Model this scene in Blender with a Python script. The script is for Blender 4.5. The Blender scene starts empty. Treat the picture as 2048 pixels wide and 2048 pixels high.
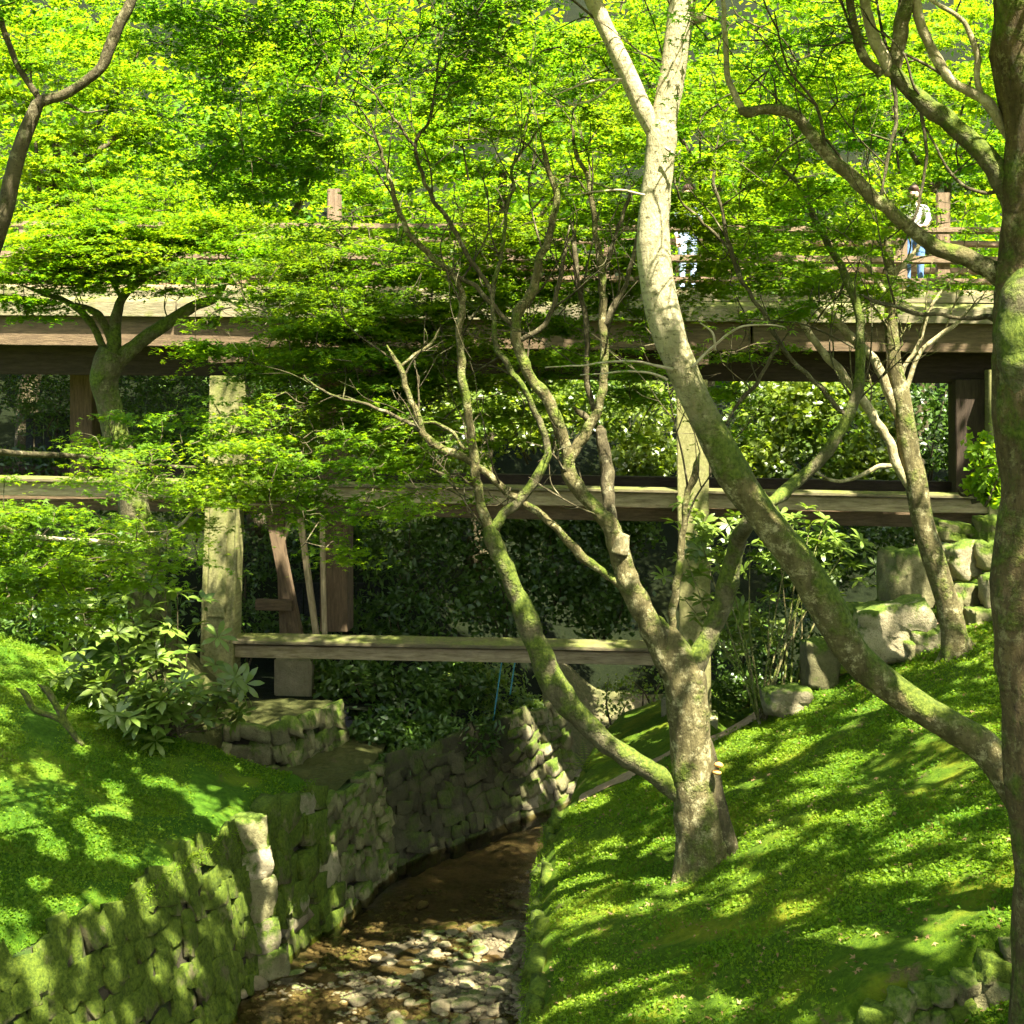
import bpy, bmesh, math, random
import numpy as np
from mathutils import Vector, Matrix, noise

R = math.radians
rng = np.random.default_rng(11)
random.seed(11)
scene = bpy.context.scene

# ------------------------------------------------------------------ camera
# The camera stands at the world's origin, level, looking along +Y (a shifted lens
# keeps the posts upright).  P() turns a direction in the photograph plus a distance
# into a place in the world.
F, HY = 3248.0, 700.0
cam_d = bpy.data.cameras.new("camera")
cam = bpy.data.objects.new("camera", cam_d)
scene.collection.objects.link(cam)
cam.rotation_euler = (R(90), 0, 0)
cam_d.sensor_width = 36.0
cam_d.lens = 36.0 * F / 2048.0
cam_d.shift_y = -(1024.0 - HY) / 2048.0
cam_d.clip_start, cam_d.clip_end = 0.1, 600.0
scene.camera = cam

# ------------------------------------------------------------------ sky, sun, exposure
SUN = Vector((0.24, -0.42, 0.87)).normalized()          # towards the sun
world = bpy.data.worlds.new("World")
scene.world = world
world.use_nodes = True
wn = world.node_tree
sky = wn.nodes.new("ShaderNodeTexSky")
sky.sky_type = 'NISHITA'
sky.sun_disc = False
sky.sun_elevation = math.asin(SUN.z)
sky.sun_rotation = math.atan2(SUN.x, SUN.y)
sky.air_density, sky.dust_density, sky.ozone_density = 0.8, 4.0, 0.6
wn.links.new(sky.outputs[0], wn.nodes["Background"].inputs[0])
wn.nodes["Background"].inputs[1].default_value = 0.075
sl = bpy.data.lights.new("sun", 'SUN')
sl.energy, sl.angle, sl.color = 5.0, R(0.53), (1.0, 0.94, 0.82)
sun = bpy.data.objects.new("sun", sl)
scene.collection.objects.link(sun)
sun.location = SUN * 40
sun.rotation_euler = SUN.to_track_quat('Z', 'Y').to_euler()
vs = scene.view_settings
vs.view_transform, vs.look, vs.gamma = 'Standard', 'None', 1.0
vs.exposure = 2.75
vs.use_curve_mapping = False
cy = scene.cycles
cy.use_denoising = True
cy.max_bounces, cy.diffuse_bounces, cy.glossy_bounces = 5, 4, 1
cy.transmission_bounces, cy.transparent_max_bounces = 3, 6
cy.use_adaptive_sampling, cy.adaptive_threshold = True, 0.02
cy.caustics_reflective = cy.caustics_refractive = False
cy.sample_clamp_indirect = 6.0

# ------------------------------------------------------------------ helpers
def P(px, py, Y):
    return np.array([(px - 1024.0) / F * Y, Y, -(py - HY) / F * Y])

def link(o, parent=None):
    scene.collection.objects.link(o)
    if parent is not None:
        o.parent = parent
        o.matrix_parent_inverse = Matrix.Translation(-Vector(parent.location))
    return o

def tag(o, label=None, cat=None, group=None, kind=None):
    if label: o["label"] = label
    if cat: o["category"] = cat
    if group: o["group"] = group
    if kind: o["kind"] = kind
    return o

def empty(name, loc, label, cat, group=None):
    o = bpy.data.objects.new(name, None)
    o.empty_display_size = 0.2
    o.location = tuple(float(c) for c in loc)
    link(o)
    return tag(o, label, cat, group)

def mesh_obj(name, verts, faces, mat, parent=None, smooth=True, kind=None):
    me = bpy.data.meshes.new(name)
    me.from_pydata([tuple(map(float, v)) for v in verts], [], faces)
    if smooth:
        me.polygons.foreach_set("use_smooth", [True] * len(me.polygons))
    me.update()
    me.materials.append(mat)
    o = link(bpy.data.objects.new(name, me), parent)
    if kind: o["kind"] = kind
    return o

def tri_mesh(name, V, T, mat, parent=None, rnd=None, kind="stuff", smooth=False):
    me = bpy.data.meshes.new(name)
    n, m = len(V), len(T)
    me.vertices.add(n); me.vertices.foreach_set("co", V.astype(np.float32).ravel())
    me.loops.add(m * 3); me.loops.foreach_set("vertex_index", T.astype(np.int32).ravel())
    me.polygons.add(m)
    me.polygons.foreach_set("loop_start", np.arange(0, m * 3, 3, dtype=np.int32))
    if smooth: me.polygons.foreach_set("use_smooth", np.ones(m, dtype=bool))
    if rnd is not None:
        a = me.attributes.new("rnd", 'FLOAT', 'POINT')
        a.data.foreach_set("value", rnd.astype(np.float32))
    me.update(calc_edges=True)
    me.materials.append(mat)
    o = link(bpy.data.objects.new(name, me), parent)
    if kind: o["kind"] = kind
    return o

def smooth01(a, b, x):
    t = np.clip((x - a) / (b - a), 0, 1)
    return t * t * (3 - 2 * t)

# ------------------------------------------------------------------ materials
def new_mat(name):
    m = bpy.data.materials.new(name)
    m.use_nodes = True
    nt = m.node_tree
    b = nt.nodes["Principled BSDF"]
    return m, nt, b

def nnode(nt, kind, **kw):
    n = nt.nodes.new(kind)
    for k, v in kw.items():
        if k in n.inputs: n.inputs[k].default_value = v
        else: setattr(n, k, v)
    return n

def coords(nt, scale=(1, 1, 1)):
    tc = nnode(nt, "ShaderNodeTexCoord")
    mp = nnode(nt, "ShaderNodeMapping")
    mp.inputs["Scale"].default_value = scale
    nt.links.new(tc.outputs["Object"], mp.inputs["Vector"])
    return mp.outputs["Vector"]

def noise_n(nt, vec, scale, detail=6, rough=0.6):
    n = nnode(nt, "ShaderNodeTexNoise")
    n.inputs["Scale"].default_value = scale
    n.inputs["Detail"].default_value = detail
    n.inputs["Roughness"].default_value = rough
    nt.links.new(vec, n.inputs["Vector"])
    return n.outputs["Fac"]

def ramp(nt, fac, stops):
    r = nnode(nt, "ShaderNodeValToRGB")
    els = r.color_ramp.elements
    while len(els) < len(stops): els.new(0.5)
    for e, (p, c) in zip(els, stops):
        e.position = p
        e.color = (c[0], c[1], c[2], 1) if not np.isscalar(c) else (c, c, c, 1)
    nt.links.new(fac, r.inputs[0])
    return r.outputs["Color"]

def mix(nt, fac, a, b, mode='MIX'):
    m = nnode(nt, "ShaderNodeMix", data_type='RGBA', blend_type=mode)
    if hasattr(fac, "links"): nt.links.new(fac, m.inputs[0])
    else: m.inputs[0].default_value = fac
    for i, v in ((6, a), (7, b)):
        if hasattr(v, "links"): nt.links.new(v, m.inputs[i])
        else: m.inputs[i].default_value = (v[0], v[1], v[2], 1)
    return m.outputs[2]

def mathn(nt, op, a, b=0.0):
    m = nnode(nt, "ShaderNodeMath", operation=op)
    for i, v in ((0, a), (1, b)):
        if hasattr(v, "links"): nt.links.new(v, m.inputs[i])
        else: m.inputs[i].default_value = v
    return m.outputs[0]

def bump(nt, b, h, strength, dist):
    n = nnode(nt, "ShaderNodeBump")
    n.inputs["Strength"].default_value = strength
    n.inputs["Distance"].default_value = dist
    nt.links.new(h, n.inputs["Height"])
    nt.links.new(n.outputs[0], b.inputs["Normal"])

def up_z(nt):
    g = nnode(nt, "ShaderNodeNewGeometry")
    s = nnode(nt, "ShaderNodeSeparateXYZ")
    nt.links.new(g.outputs["Normal"], s.inputs[0])
    return s.outputs[2]

def bark_mat(name, base, dark, lichen, lich_amt, moss_amt, stretch=(1, 1, .35), pale=None):
    m, nt, b = new_mat(name)
    v = coords(nt, stretch); v1 = coords(nt)
    c = ramp(nt, noise_n(nt, v, 7, 8, .65), [(.32, dark), (.62, base)])
    lm = ramp(nt, noise_n(nt, v1, 7, 9, .8), [(.57 - lich_amt, 0.0), (.66 - lich_amt, .9)])
    c = mix(nt, lm, c, lichen)
    if pale:          # bark paler higher up; sun on the upper stem put into its colour
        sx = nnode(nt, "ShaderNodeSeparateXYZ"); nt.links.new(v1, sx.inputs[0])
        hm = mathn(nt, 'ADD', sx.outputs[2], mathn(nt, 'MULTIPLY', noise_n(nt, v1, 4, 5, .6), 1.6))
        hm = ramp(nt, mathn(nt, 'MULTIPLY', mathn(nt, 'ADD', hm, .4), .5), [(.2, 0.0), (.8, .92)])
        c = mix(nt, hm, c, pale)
    rings = ramp(nt, noise_n(nt, coords(nt, (.8, .8, 4.5)), 6, 6, .7), [(.52, 0.0), (.64, .55)])
    c = mix(nt, rings, c, tuple(x * 1.25 for x in dark))
    blot = ramp(nt, noise_n(nt, v1, 26, 5, .7), [(.56, 0.0), (.64, .75)])
    c = mix(nt, blot, c, dark)
    mm = mathn(nt, 'ADD', noise_n(nt, v1, 3.2, 6, .65), mathn(nt, 'MULTIPLY', up_z(nt), .16))
    mm = ramp(nt, mm, [(.72 - moss_amt, 0.0), (.86 - moss_amt, .9)])
    moss = ramp(nt, noise_n(nt, v1, 30, 4, .6), [(.35, (.045, .075, .008)), (.7, (.15, .19, .022))])
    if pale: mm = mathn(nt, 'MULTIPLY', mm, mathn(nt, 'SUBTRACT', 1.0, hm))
    c = mix(nt, mm, c, moss)
    nt.links.new(c, b.inputs["Base Color"])
    b.inputs["Roughness"].default_value = .9
    b.inputs["Specular IOR Level"].default_value = .15
    h = mathn(nt, 'ADD', noise_n(nt, v, 26, 6, .7), mathn(nt, 'MULTIPLY', mm, .8))
    bump(nt, b, h, .9, .05)
    return m

def leaf_mat(name, c0, c1, t0, t1, trans=.45, rough=.45, spec=.35):
    m, nt, b = new_mat(name)
    nt.nodes.remove(b)
    f = nnode(nt, "ShaderNodeAttribute", attribute_name="rnd").outputs["Fac"]
    df = nnode(nt, "ShaderNodeBsdfDiffuse"); tr = nnode(nt, "ShaderNodeBsdfTranslucent")
    nt.links.new(ramp(nt, f, [(0, c0), (1, c1)]), df.inputs[0])
    nt.links.new(ramp(nt, f, [(0, t0), (1, t1)]), tr.inputs[0])
    mx = nnode(nt, "ShaderNodeMixShader"); mx.inputs[0].default_value = trans
    nt.links.new(df.outputs[0], mx.inputs[1]); nt.links.new(tr.outputs[0], mx.inputs[2])
    gl = nnode(nt, "ShaderNodeBsdfGlossy"); gl.inputs["Roughness"].default_value = rough
    m2 = nnode(nt, "ShaderNodeMixShader"); m2.inputs[0].default_value = spec * .12
    nt.links.new(mx.outputs[0], m2.inputs[1]); nt.links.new(gl.outputs[0], m2.inputs[2])
    nt.links.new(m2.outputs[0], nt.nodes["Material Output"].inputs[0])
    return m

def stone_mat(name, c0, c1, moss_amt, mossdark=(.03, .06, .006), mosslight=(.13, .18, .02)):
    m, nt, b = new_mat(name)
    tc = nnode(nt, "ShaderNodeTexCoord")
    oi = nnode(nt, "ShaderNodeObjectInfo")
    geo = nnode(nt, "ShaderNodeNewGeometry")
    v = geo.outputs["Position"]
    c = ramp(nt, noise_n(nt, v, 5, 8, .7), [(.3, c0), (.7, c1)])
    vary = mathn(nt, 'ADD', mathn(nt, 'MULTIPLY', oi.outputs["Random"], .7), .6)
    hs = nnode(nt, "ShaderNodeHueSaturation")
    nt.links.new(vary, hs.inputs["Value"]); nt.links.new(c, hs.inputs["Color"])
    c = hs.outputs[0]
    spk = ramp(nt, noise_n(nt, v, 55, 3, .6), [(.58, 0.0), (.68, .6)])
    c = mix(nt, spk, c, tuple(x * .35 for x in c0))
    mm = mathn(nt, 'ADD', noise_n(nt, v, 2.6, 7, .68), mathn(nt, 'MULTIPLY', up_z(nt), .22))
    mm = ramp(nt, mm, [(.70 - moss_amt, 0.0), (.82 - moss_amt, 1.0)])
    moss = ramp(nt, noise_n(nt, v, 24, 5, .65), [(.3, mossdark), (.72, mosslight)])
    c = mix(nt, mm, c, moss)
    nt.links.new(c, b.inputs["Base Color"])
    b.inputs["Roughness"].default_value = .92
    b.inputs["Specular IOR Level"].default_value = .2
    h = mathn(nt, 'ADD', noise_n(nt, v, 18, 8, .7), mathn(nt, 'MULTIPLY', noise_n(nt, v, 70, 3, .6), .4))
    bump(nt, b, h, .8, .04)
    return m

def wood_mat(name, base, dark, moss_amt, grain=(1.2, 9, 9)):
    m, nt, b = new_mat(name)
    v = coords(nt, grain); v1 = coords(nt)
    c = ramp(nt, noise_n(nt, v, 2.6, 8, .7), [(.3, dark), (.66, base)])
    sp = ramp(nt, noise_n(nt, v1, 5, 6, .7), [(.55, 0.0), (.72, .7)])
    c = mix(nt, sp, c, tuple(x * .45 for x in base))
    mm = mathn(nt, 'ADD', noise_n(nt, v1, 2.2, 7, .7), mathn(nt, 'MULTIPLY', up_z(nt), .2))
    mm = ramp(nt, mm, [(.72 - moss_amt, 0.0), (.92 - moss_amt, .9)])
    moss = ramp(nt, noise_n(nt, v1, 22, 5, .6), [(.3, (.05, .07, .01)), (.72, (.17, .19, .035))])
    c = mix(nt, mm, c, moss)
    nt.links.new(c, b.inputs["Base Color"])
    b.inputs["Roughness"].default_value = .85
    b.inputs["Specular IOR Level"].default_value = .2
    bump(nt, b, noise_n(nt, v, 9, 6, .7), .6, .02)
    return m

def ground_mat(name, m0, m1, yellow, soil, soil_amt):
    m, nt, b = new_mat(name)
    v = coords(nt)
    c = ramp(nt, noise_n(nt, v, 14, 8, .7), [(.3, m0), (.7, m1)])
    ym = ramp(nt, noise_n(nt, v, 1.1, 6, .65), [(.5, 0.0), (.68, .85)])
    c = mix(nt, ym, c, yellow)
    sm = ramp(nt, noise_n(nt, v, 1.9, 8, .72), [(.66 - soil_amt, 0.0), (.74 - soil_amt, .9)])
    sc = ramp(nt, noise_n(nt, v, 40, 5, .7), [(.35, tuple(x * .4 for x in soil)), (.7, soil)])
    c = mix(nt, sm, c, sc)
    nt.links.new(c, b.inputs["Base Color"])
    b.inputs["Roughness"].default_value = .95
    b.inputs["Specular IOR Level"].default_value = .1
    h = mathn(nt, 'ADD', noise_n(nt, v, 9, 8, .7), mathn(nt, 'MULTIPLY', noise_n(nt, v, 60, 4, .7), .5))
    bump(nt, b, h, 1.0, .06)
    return m

def plain_mat(name, c0, c1, scale=8, rough=.8, spec=.3):
    m, nt, b = new_mat(name)
    v = coords(nt)
    nt.links.new(ramp(nt, noise_n(nt, v, scale, 6, .65), [(.3, c0), (.7, c1)]), b.inputs["Base Color"])
    b.inputs["Roughness"].default_value = rough
    b.inputs["Specular IOR Level"].default_value = spec
    bump(nt, b, noise_n(nt, v, scale * 4, 4, .6), .4, .01)
    return m

M = {}
M['bark_pale'] = bark_mat("bark_pale", (.40, .345, .18), (.14, .115, .05), (.52, .46, .27), .06, .06)
M['bark_lichen'] = bark_mat("bark_lichen", (.165, .14, .058), (.05, .042, .015), (.40, .36, .18), .05, .20)
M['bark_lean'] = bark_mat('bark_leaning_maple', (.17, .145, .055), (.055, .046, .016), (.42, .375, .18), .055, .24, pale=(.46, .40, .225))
M['bark_brown'] = bark_mat("bark_brown", (.15, .108, .045), (.045, .032, .014), (.25, .215, .095), .04, .22)
M['bark_moss'] = bark_mat("bark_moss", (.16, .14, .07), (.05, .045, .02), (.26, .25, .12), .02, .30)
M['bark_dark'] = bark_mat("bark_dark", (.11, .092, .045), (.04, .033, .016), (.30, .27, .15), .03, .08)
M['twig_pale'] = plain_mat("twig_pale", (.25, .20, .12), (.48, .40, .27), 12, .9)
M['maple'] = leaf_mat("maple_leaf", (.055, .135, .008), (.15, .235, .012), (.18, .40, .006), (.46, .58, .010), .54, .5, .12)
M['maple_far'] = leaf_mat("maple_leaf_far", (.055, .165, .006), (.18, .28, .010), (.17, .43, .004), (.50, .62, .010), .56, .5, .08)
M['maple_deep'] = leaf_mat("maple_leaf_deep", (.045, .13, .008), (.10, .21, .010), (.13, .38, .006), (.30, .52, .010), .54, .5, .10)
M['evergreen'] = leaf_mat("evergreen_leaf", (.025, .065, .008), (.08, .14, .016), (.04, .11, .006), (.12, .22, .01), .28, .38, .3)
M['bush'] = leaf_mat("bush_leaf", (.05, .11, .010), (.20, .26, .03), (.14, .30, .01), (.44, .52, .02), .42, .4, .4)
M['rhodo'] = leaf_mat("rhododendron_leaf", (.08, .14, .014), (.16, .22, .03), (.14, .26, .01), (.26, .36, .02), .3, .4, .4)
M['grass'] = leaf_mat("grass_blade", (.05, .13, .006), (.17, .25, .012), (.11, .30, .004), (.34, .46, .010), .42, .6, .08)
M['moss_r'] = ground_mat("moss_right", (.03, .07, .004), (.10, .165, .008), (.20, .21, .012), (.20, .14, .07), .06)
M['moss_l'] = ground_mat("moss_left", (.025, .075, .004), (.08, .165, .008), (.15, .20, .012), (.13, .10, .045), .03)
M['litter'] = ground_mat("leaf_litter", (.05, .06, .02), (.16, .15, .06), (.26, .22, .12), (.30, .24, .15), .10)
M['soil'] = ground_mat("soil", (.07, .055, .03), (.17, .13, .08), (.12, .12, .04), (.24, .18, .12), .12)
M['soil_dark'] = ground_mat('dark_earth', (.04, .05, .012), (.10, .10, .03), (.09, .10, .03), (.16, .12, .07), .05)  # darker and greener than the plain soil
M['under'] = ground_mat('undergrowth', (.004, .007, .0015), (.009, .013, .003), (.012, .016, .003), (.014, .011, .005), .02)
M['path'] = ground_mat('trodden_earth', (.24, .17, .09), (.42, .31, .19), (.30, .24, .13), (.40, .29, .19), .1)
M['stone_moss'] = stone_mat("stone_mossy", (.075, .07, .028), (.21, .19, .085), .34, (.025, .05, .004), (.13, .175, .014))
M['stone_wall'] = stone_mat("stone_wall", (.11, .10, .042), (.25, .23, .105), .17)
M['stone_pale'] = stone_mat("stone_pale", (.17, .145, .075), (.36, .315, .185), .18)
M['stone_dark'] = stone_mat("stone_shade", (.03, .03, .013), (.075, .07, .033), .16, (.02, .035, .006), (.07, .09, .015))  # shade on the wall at the bend is put into this darker stone colour
M['pebble'] = stone_mat("river_stone", (.13, .105, .055), (.35, .29, .16), .04, (.05, .07, .015), (.14, .17, .04))
M['mortar'] = stone_mat("wall_core", (.035, .03, .018), (.08, .07, .035), .14, (.014, .03, .004), (.05, .09, .01))
M['concrete'] = stone_mat("footing_concrete", (.20, .18, .09), (.33, .30, .17), .06)
M['bed'] = ground_mat("stream_silt", (.05, .043, .022), (.14, .115, .065), (.20, .145, .08), (.25, .19, .12), .06)
M['wood'] = wood_mat("weathered_wood", (.48, .38, .21), (.18, .135, .065), .0)
M['wood_brown'] = wood_mat("brown_beam_wood", (.165, .115, .06), (.06, .04, .022), -.02)
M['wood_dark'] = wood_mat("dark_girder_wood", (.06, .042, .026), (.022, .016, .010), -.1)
M['wood_cap'] = wood_mat("mossy_cap_board", (.27, .235, .13), (.10, .085, .045), .18)
M['wood_capm'] = wood_mat('moss_grown_cap', (.16, .135, .07), (.06, .05, .025), .16)
M['wood_post'] = wood_mat("mossy_post_wood", (.27, .255, .10), (.10, .095, .03), .24, (9, 9, 1.0))
M['wood_rail'] = wood_mat("rail_wood", (.27, .19, .115), (.10, .07, .04), -.02)
M['fence'] = wood_mat("dark_fence_wood", (.045, .05, .04), (.016, .018, .016), .0, (9, 9, 1.0))

def water_mat():
    m, nt, b = new_mat("stream_water")
    nt.nodes.remove(b)
    tr = nnode(nt, "ShaderNodeBsdfTransparent"); tr.inputs[0].default_value = (.80, .74, .56, 1)
    gl = nnode(nt, "ShaderNodeBsdfGlossy"); gl.inputs["Roughness"].default_value = .06
    fr = nnode(nt, "ShaderNodeFresnel"); fr.inputs[0].default_value = 1.33
    mx = nnode(nt, "ShaderNodeMixShader")
    v = coords(nt, (1, .45, 1))
    bp = nnode(nt, "ShaderNodeBump"); bp.inputs["Strength"].default_value = .35; bp.inputs["Distance"].default_value = .05
    nt.links.new(noise_n(nt, v, 7, 4, .6), bp.inputs["Height"])
    nt.links.new(bp.outputs[0], gl.inputs["Normal"]); nt.links.new(bp.outputs[0], fr.inputs["Normal"])
    nt.links.new(fr.outputs[0], mx.inputs[0]); nt.links.new(tr.outputs[0], mx.inputs[1]); nt.links.new(gl.outputs[0], mx.inputs[2])
    nt.links.new(mx.outputs[0], nt.nodes["Material Output"].inputs[0])
    return m
M['water'] = water_mat()

# ------------------------------------------------------------------ shapes
def catmull(pts, per=6):
    pts = np.array(pts, float)
    if len(pts) < 3:
        t = np.linspace(0, 1, per + 1)[:, None]
        return pts[0] * (1 - t) + pts[-1] * t
    ext = np.vstack([2 * pts[0] - pts[1], pts, 2 * pts[-1] - pts[-2]])
    out = []
    for i in range(1, len(ext) - 2):
        p0, p1, p2, p3 = ext[i - 1:i + 3]
        for t in np.linspace(0, 1, per, endpoint=False):
            out.append(.5 * ((2 * p1) + (-p0 + p2) * t + (2 * p0 - 5 * p1 + 4 * p2 - p3) * t * t + (-p0 + 3 * p1 - 3 * p2 + p3) * t ** 3))
    out.append(pts[-1])
    return np.array(out)

def tube_geo(path, rad, sides=10, rough=0.0):
    """verts, faces of a tube along path (n,3) with radii (n,)"""
    n = len(path)
    V, Fc = [], []
    tan = np.gradient(path, axis=0)
    tan /= np.linalg.norm(tan, axis=1)[:, None] + 1e-9
    ref = np.array([0.31, 0.91, 0.27]); ref /= np.linalg.norm(ref)
    for i in range(n):
        a = np.cross(tan[i], ref)
        if np.linalg.norm(a) < 1e-3: a = np.cross(tan[i], [1, 0, 0])
        a /= np.linalg.norm(a); b = np.cross(tan[i], a)
        for k in range(sides):
            ph = 2 * math.pi * k / sides
            d = a * math.cos(ph) + b * math.sin(ph)
            r = rad[i]
            if rough:
                q = path[i] + d * r
                r *= 1 + rough * noise.noise(Vector(q * 2.2)) + rough * .5 * noise.noise(Vector(q * 7.0))
            V.append(path[i] + d * r)
        if i:
            o = (i - 1) * sides
            for k in range(sides):
                k2 = (k + 1) % sides
                Fc.append((o + k, o + k2, o + sides + k2, o + sides + k))
    V.append(path[0]); V.append(path[-1])
    c0, c1 = len(V) - 2, len(V) - 1
    for k in range(sides):
        k2 = (k + 1) % sides
        Fc.append((c0, k2, k)); Fc.append((c1, (n - 1) * sides + k, (n - 1) * sides + k2))
    return V, Fc

def limb_path(spec, Y=None, per=6, wiggle=0.0):
    """spec: (px, py, width_px[, Y]) -> smooth path and radii in metres"""
    pts, rad = [], []
    for s in spec:
        y = s[3] if len(s) > 3 else Y
        pts.append(P(s[0], s[1], y)); rad.append(s[2] * .5 * y / F)
    arr = np.hstack([np.array(pts), np.array(rad)[:, None]])
    c = catmull(arr, per)
    path, r = c[:, :3], np.maximum(c[:, 3], .002)
    if wiggle:
        for i in range(1, len(path) - 1):
            q = Vector(path[i] * 1.7)
            path[i] += np.array(noise.noise_vector(q)) * wiggle + np.array(noise.noise_vector(q * 4.3)) * wiggle * .8
        r = r * np.array([1 + .20 * max(0, noise.noise(Vector(p_ * 3.1))) + .12 * noise.noise(Vector(p_ * 9.0)) for p_ in path])
    return path, r

def limb(name, spec, mat, parent, Y=None, sides=10, rough=.10, wiggle=0.0, per=6):
    spec = [list(q) for q in spec]
    for i in range(len(spec)):        # widths were read across the picture: correct them for the limb's lean
        a_, b_ = spec[max(0, i - 1)], spec[min(len(spec) - 1, i + 1)]
        dx, dy = b_[0] - a_[0], b_[1] - a_[1]
        spec[i][2] *= .90 * max(.72, abs(dy) / (math.hypot(dx, dy) + 1e-6)) if name in ("trunk", "limb") else .80
    if name == "branch": spec[-1][2] = min(spec[-1][2], 3.0)
    path, r = limb_path(spec, Y, per, wiggle)
    V, Fc = tube_geo(path, r, sides, rough)
    mesh_obj(name, V, Fc, M[mat], parent)
    TWIGGY.append((parent, path, r, name))
    return path

TWIGGY = []
def side_twigs(parent, mat, per_m=1.3, zmin=-2.5):
    """fine forking twigs along the branches of one tree"""
    V, Fc = [], []
    def grow(p, d, L, r, depth):
        pts = [p]
        for _ in range(3):
            d = d + rng.normal(size=3) * .22 + np.array([0, 0, .06]); d /= np.linalg.norm(d)
            pts.append(pts[-1] + d * L / 3)
        path = catmull(pts, 3)
        v, f = tube_geo(path, np.linspace(r, r * .35, len(path)), 4)
        o = len(V); V.extend(v); Fc.extend(tuple(q + o for q in ff) for ff in f)
        if depth:
            for k in range(rng.integers(1, 4)):
                grow(path[rng.integers(3, len(path))], d + rng.normal(size=3) * .55, L * .62, r * .55, depth - 1)
    for par, path, r, nm in TWIGGY:
        if par is not parent or nm in ('dead_stub', 'broken_knot', 'root'): continue
        seg = np.linalg.norm(np.diff(path, axis=0), axis=1).sum()
        for _ in range(int(seg * per_m + rng.random())):
            i = int(rng.integers(len(path) // 3, len(path)))
            if path[i][2] < zmin or r[i] > .13: continue
            tg = path[min(i + 1, len(path) - 1)] - path[max(0, i - 1)]; tg /= np.linalg.norm(tg) + 1e-6
            d = tg * .7 + rng.normal(size=3) * .55 + np.array([0, 0, .35]); d /= np.linalg.norm(d)
            grow(path[i], d, rng.uniform(.5, 1.3), max(.006, min(.014, r[i] * .5)), 2)
    if V: mesh_obj("fine_twigs", V, Fc, M[mat], parent, kind="stuff")
def roots(parent, c, r, mat, n=6, zf=None):
    for k in range(n):
        a = k * 6.283 / n + rng.uniform(-.3, .3); L = rng.uniform(.18, .38)
        pts = []
        for t in (0, .35, .7, 1.0):
            x, y = c[0] + math.cos(a + .3 * t) * (r * .45 + L * t), c[1] + math.sin(a + .3 * t) * (r * .45 + L * t)
            pts.append((x, y, zf(x, y) + (.16, .03, -.02, -.08)[int(round(t * 3))]))
        p_ = catmull(pts, 4); v, f = tube_geo(p_, np.linspace(r * .42, .02, len(p_)), 8, .2)
        mesh_obj("root", v, f, M[mat], parent)

# leaf templates: x across, y along the leaf, z out of it
def template(kind):
    if kind == 'rhomb':
        v = [(0, -.5, 0), (.36, .02, .10), (0, .5, -.05), (-.36, .02, .10)]
        t = [(0, 1, 2), (0, 2, 3)]
    elif kind == 'star3':
        v, t = [], []
        for a, L in ((0, .62), (66, .55), (-66, .55)):
            c, s = math.cos(R(a)), math.sin(R(a))
            for x, y, z in ((-.17, -.08, 0), (.17, -.08, 0), (0, L, -.10)):
                v.append((x * c - y * s, x * s + y * c, z))
            n = len(v); t.append((n - 3, n - 2, n - 1))
    elif kind == 'star':
        v, t = [(0, -.08, .02)], []
        bas = [(-150, .10), (-78, .20), (-27, .24), (27, .24), (78, .20), (150, .10)]
        tip = [(-112, .40), (-52, .56), (0, .66), (52, .56), (112, .40)]
        for a, r in bas: v.append((r * math.sin(R(a)), r * math.cos(R(a)) - .04, 0.01))
        for a, r in tip: v.append((r * math.sin(R(a)), r * math.cos(R(a)) - .04, -.09))
        for i in range(5): t += [(1 + i, 7 + i, 2 + i)]
        t += [(0, 1 + i, 2 + i) for i in (1, 2, 3)]
    elif kind == 'long':
        v = [(0, -.5, 0), (.15, -.02, .05), (.13, .27, .03), (0, .5, -.10), (-.13, .27, .03), (-.15, -.02, .05)]
        t = [(0, 1, 5), (1, 2, 5), (2, 4, 5), (2, 3, 4)]
    elif kind == 'blade':
        v = [(-.09, 0, 0), (.09, 0, 0), (.0, 1.0, .18)]
        t = [(0, 1, 2)]
    return np.array(v, float), np.array(t, int)

GAPS = []       # (point, radius): openings in the leaf roof through which the sun reaches a place
def add_gap(px, py, Y, r): GAPS.append((P(px, py, Y), r))
sdir = np.array(SUN)
e1_ = np.cross(sdir, [0, 0, 1.0]); e1_ /= np.linalg.norm(e1_); e2_ = np.cross(sdir, e1_)
def keep_mask(pos):
    k = np.ones(len(pos), bool)
    u, v, t = pos @ e1_, pos @ e2_, pos @ sdir
    rag = 1 + .35 * np.sin(pos[:, 0] * 9 + pos[:, 1] * 7)
    order = np.argsort(u); us_ = u[order]
    for c, r in GAPS:
        cu, cv, ct = c @ e1_, c @ e2_, c @ sdir
        i = order[np.searchsorted(us_, cu - 1.4 * r):np.searchsorted(us_, cu + 1.4 * r)]
        if len(i):
            hit = (t[i] - ct > 1.2) & (np.hypot(u[i] - cu, v[i] - cv) < r * rag[i])
            k[i[hit]] = False
    return k

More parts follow.
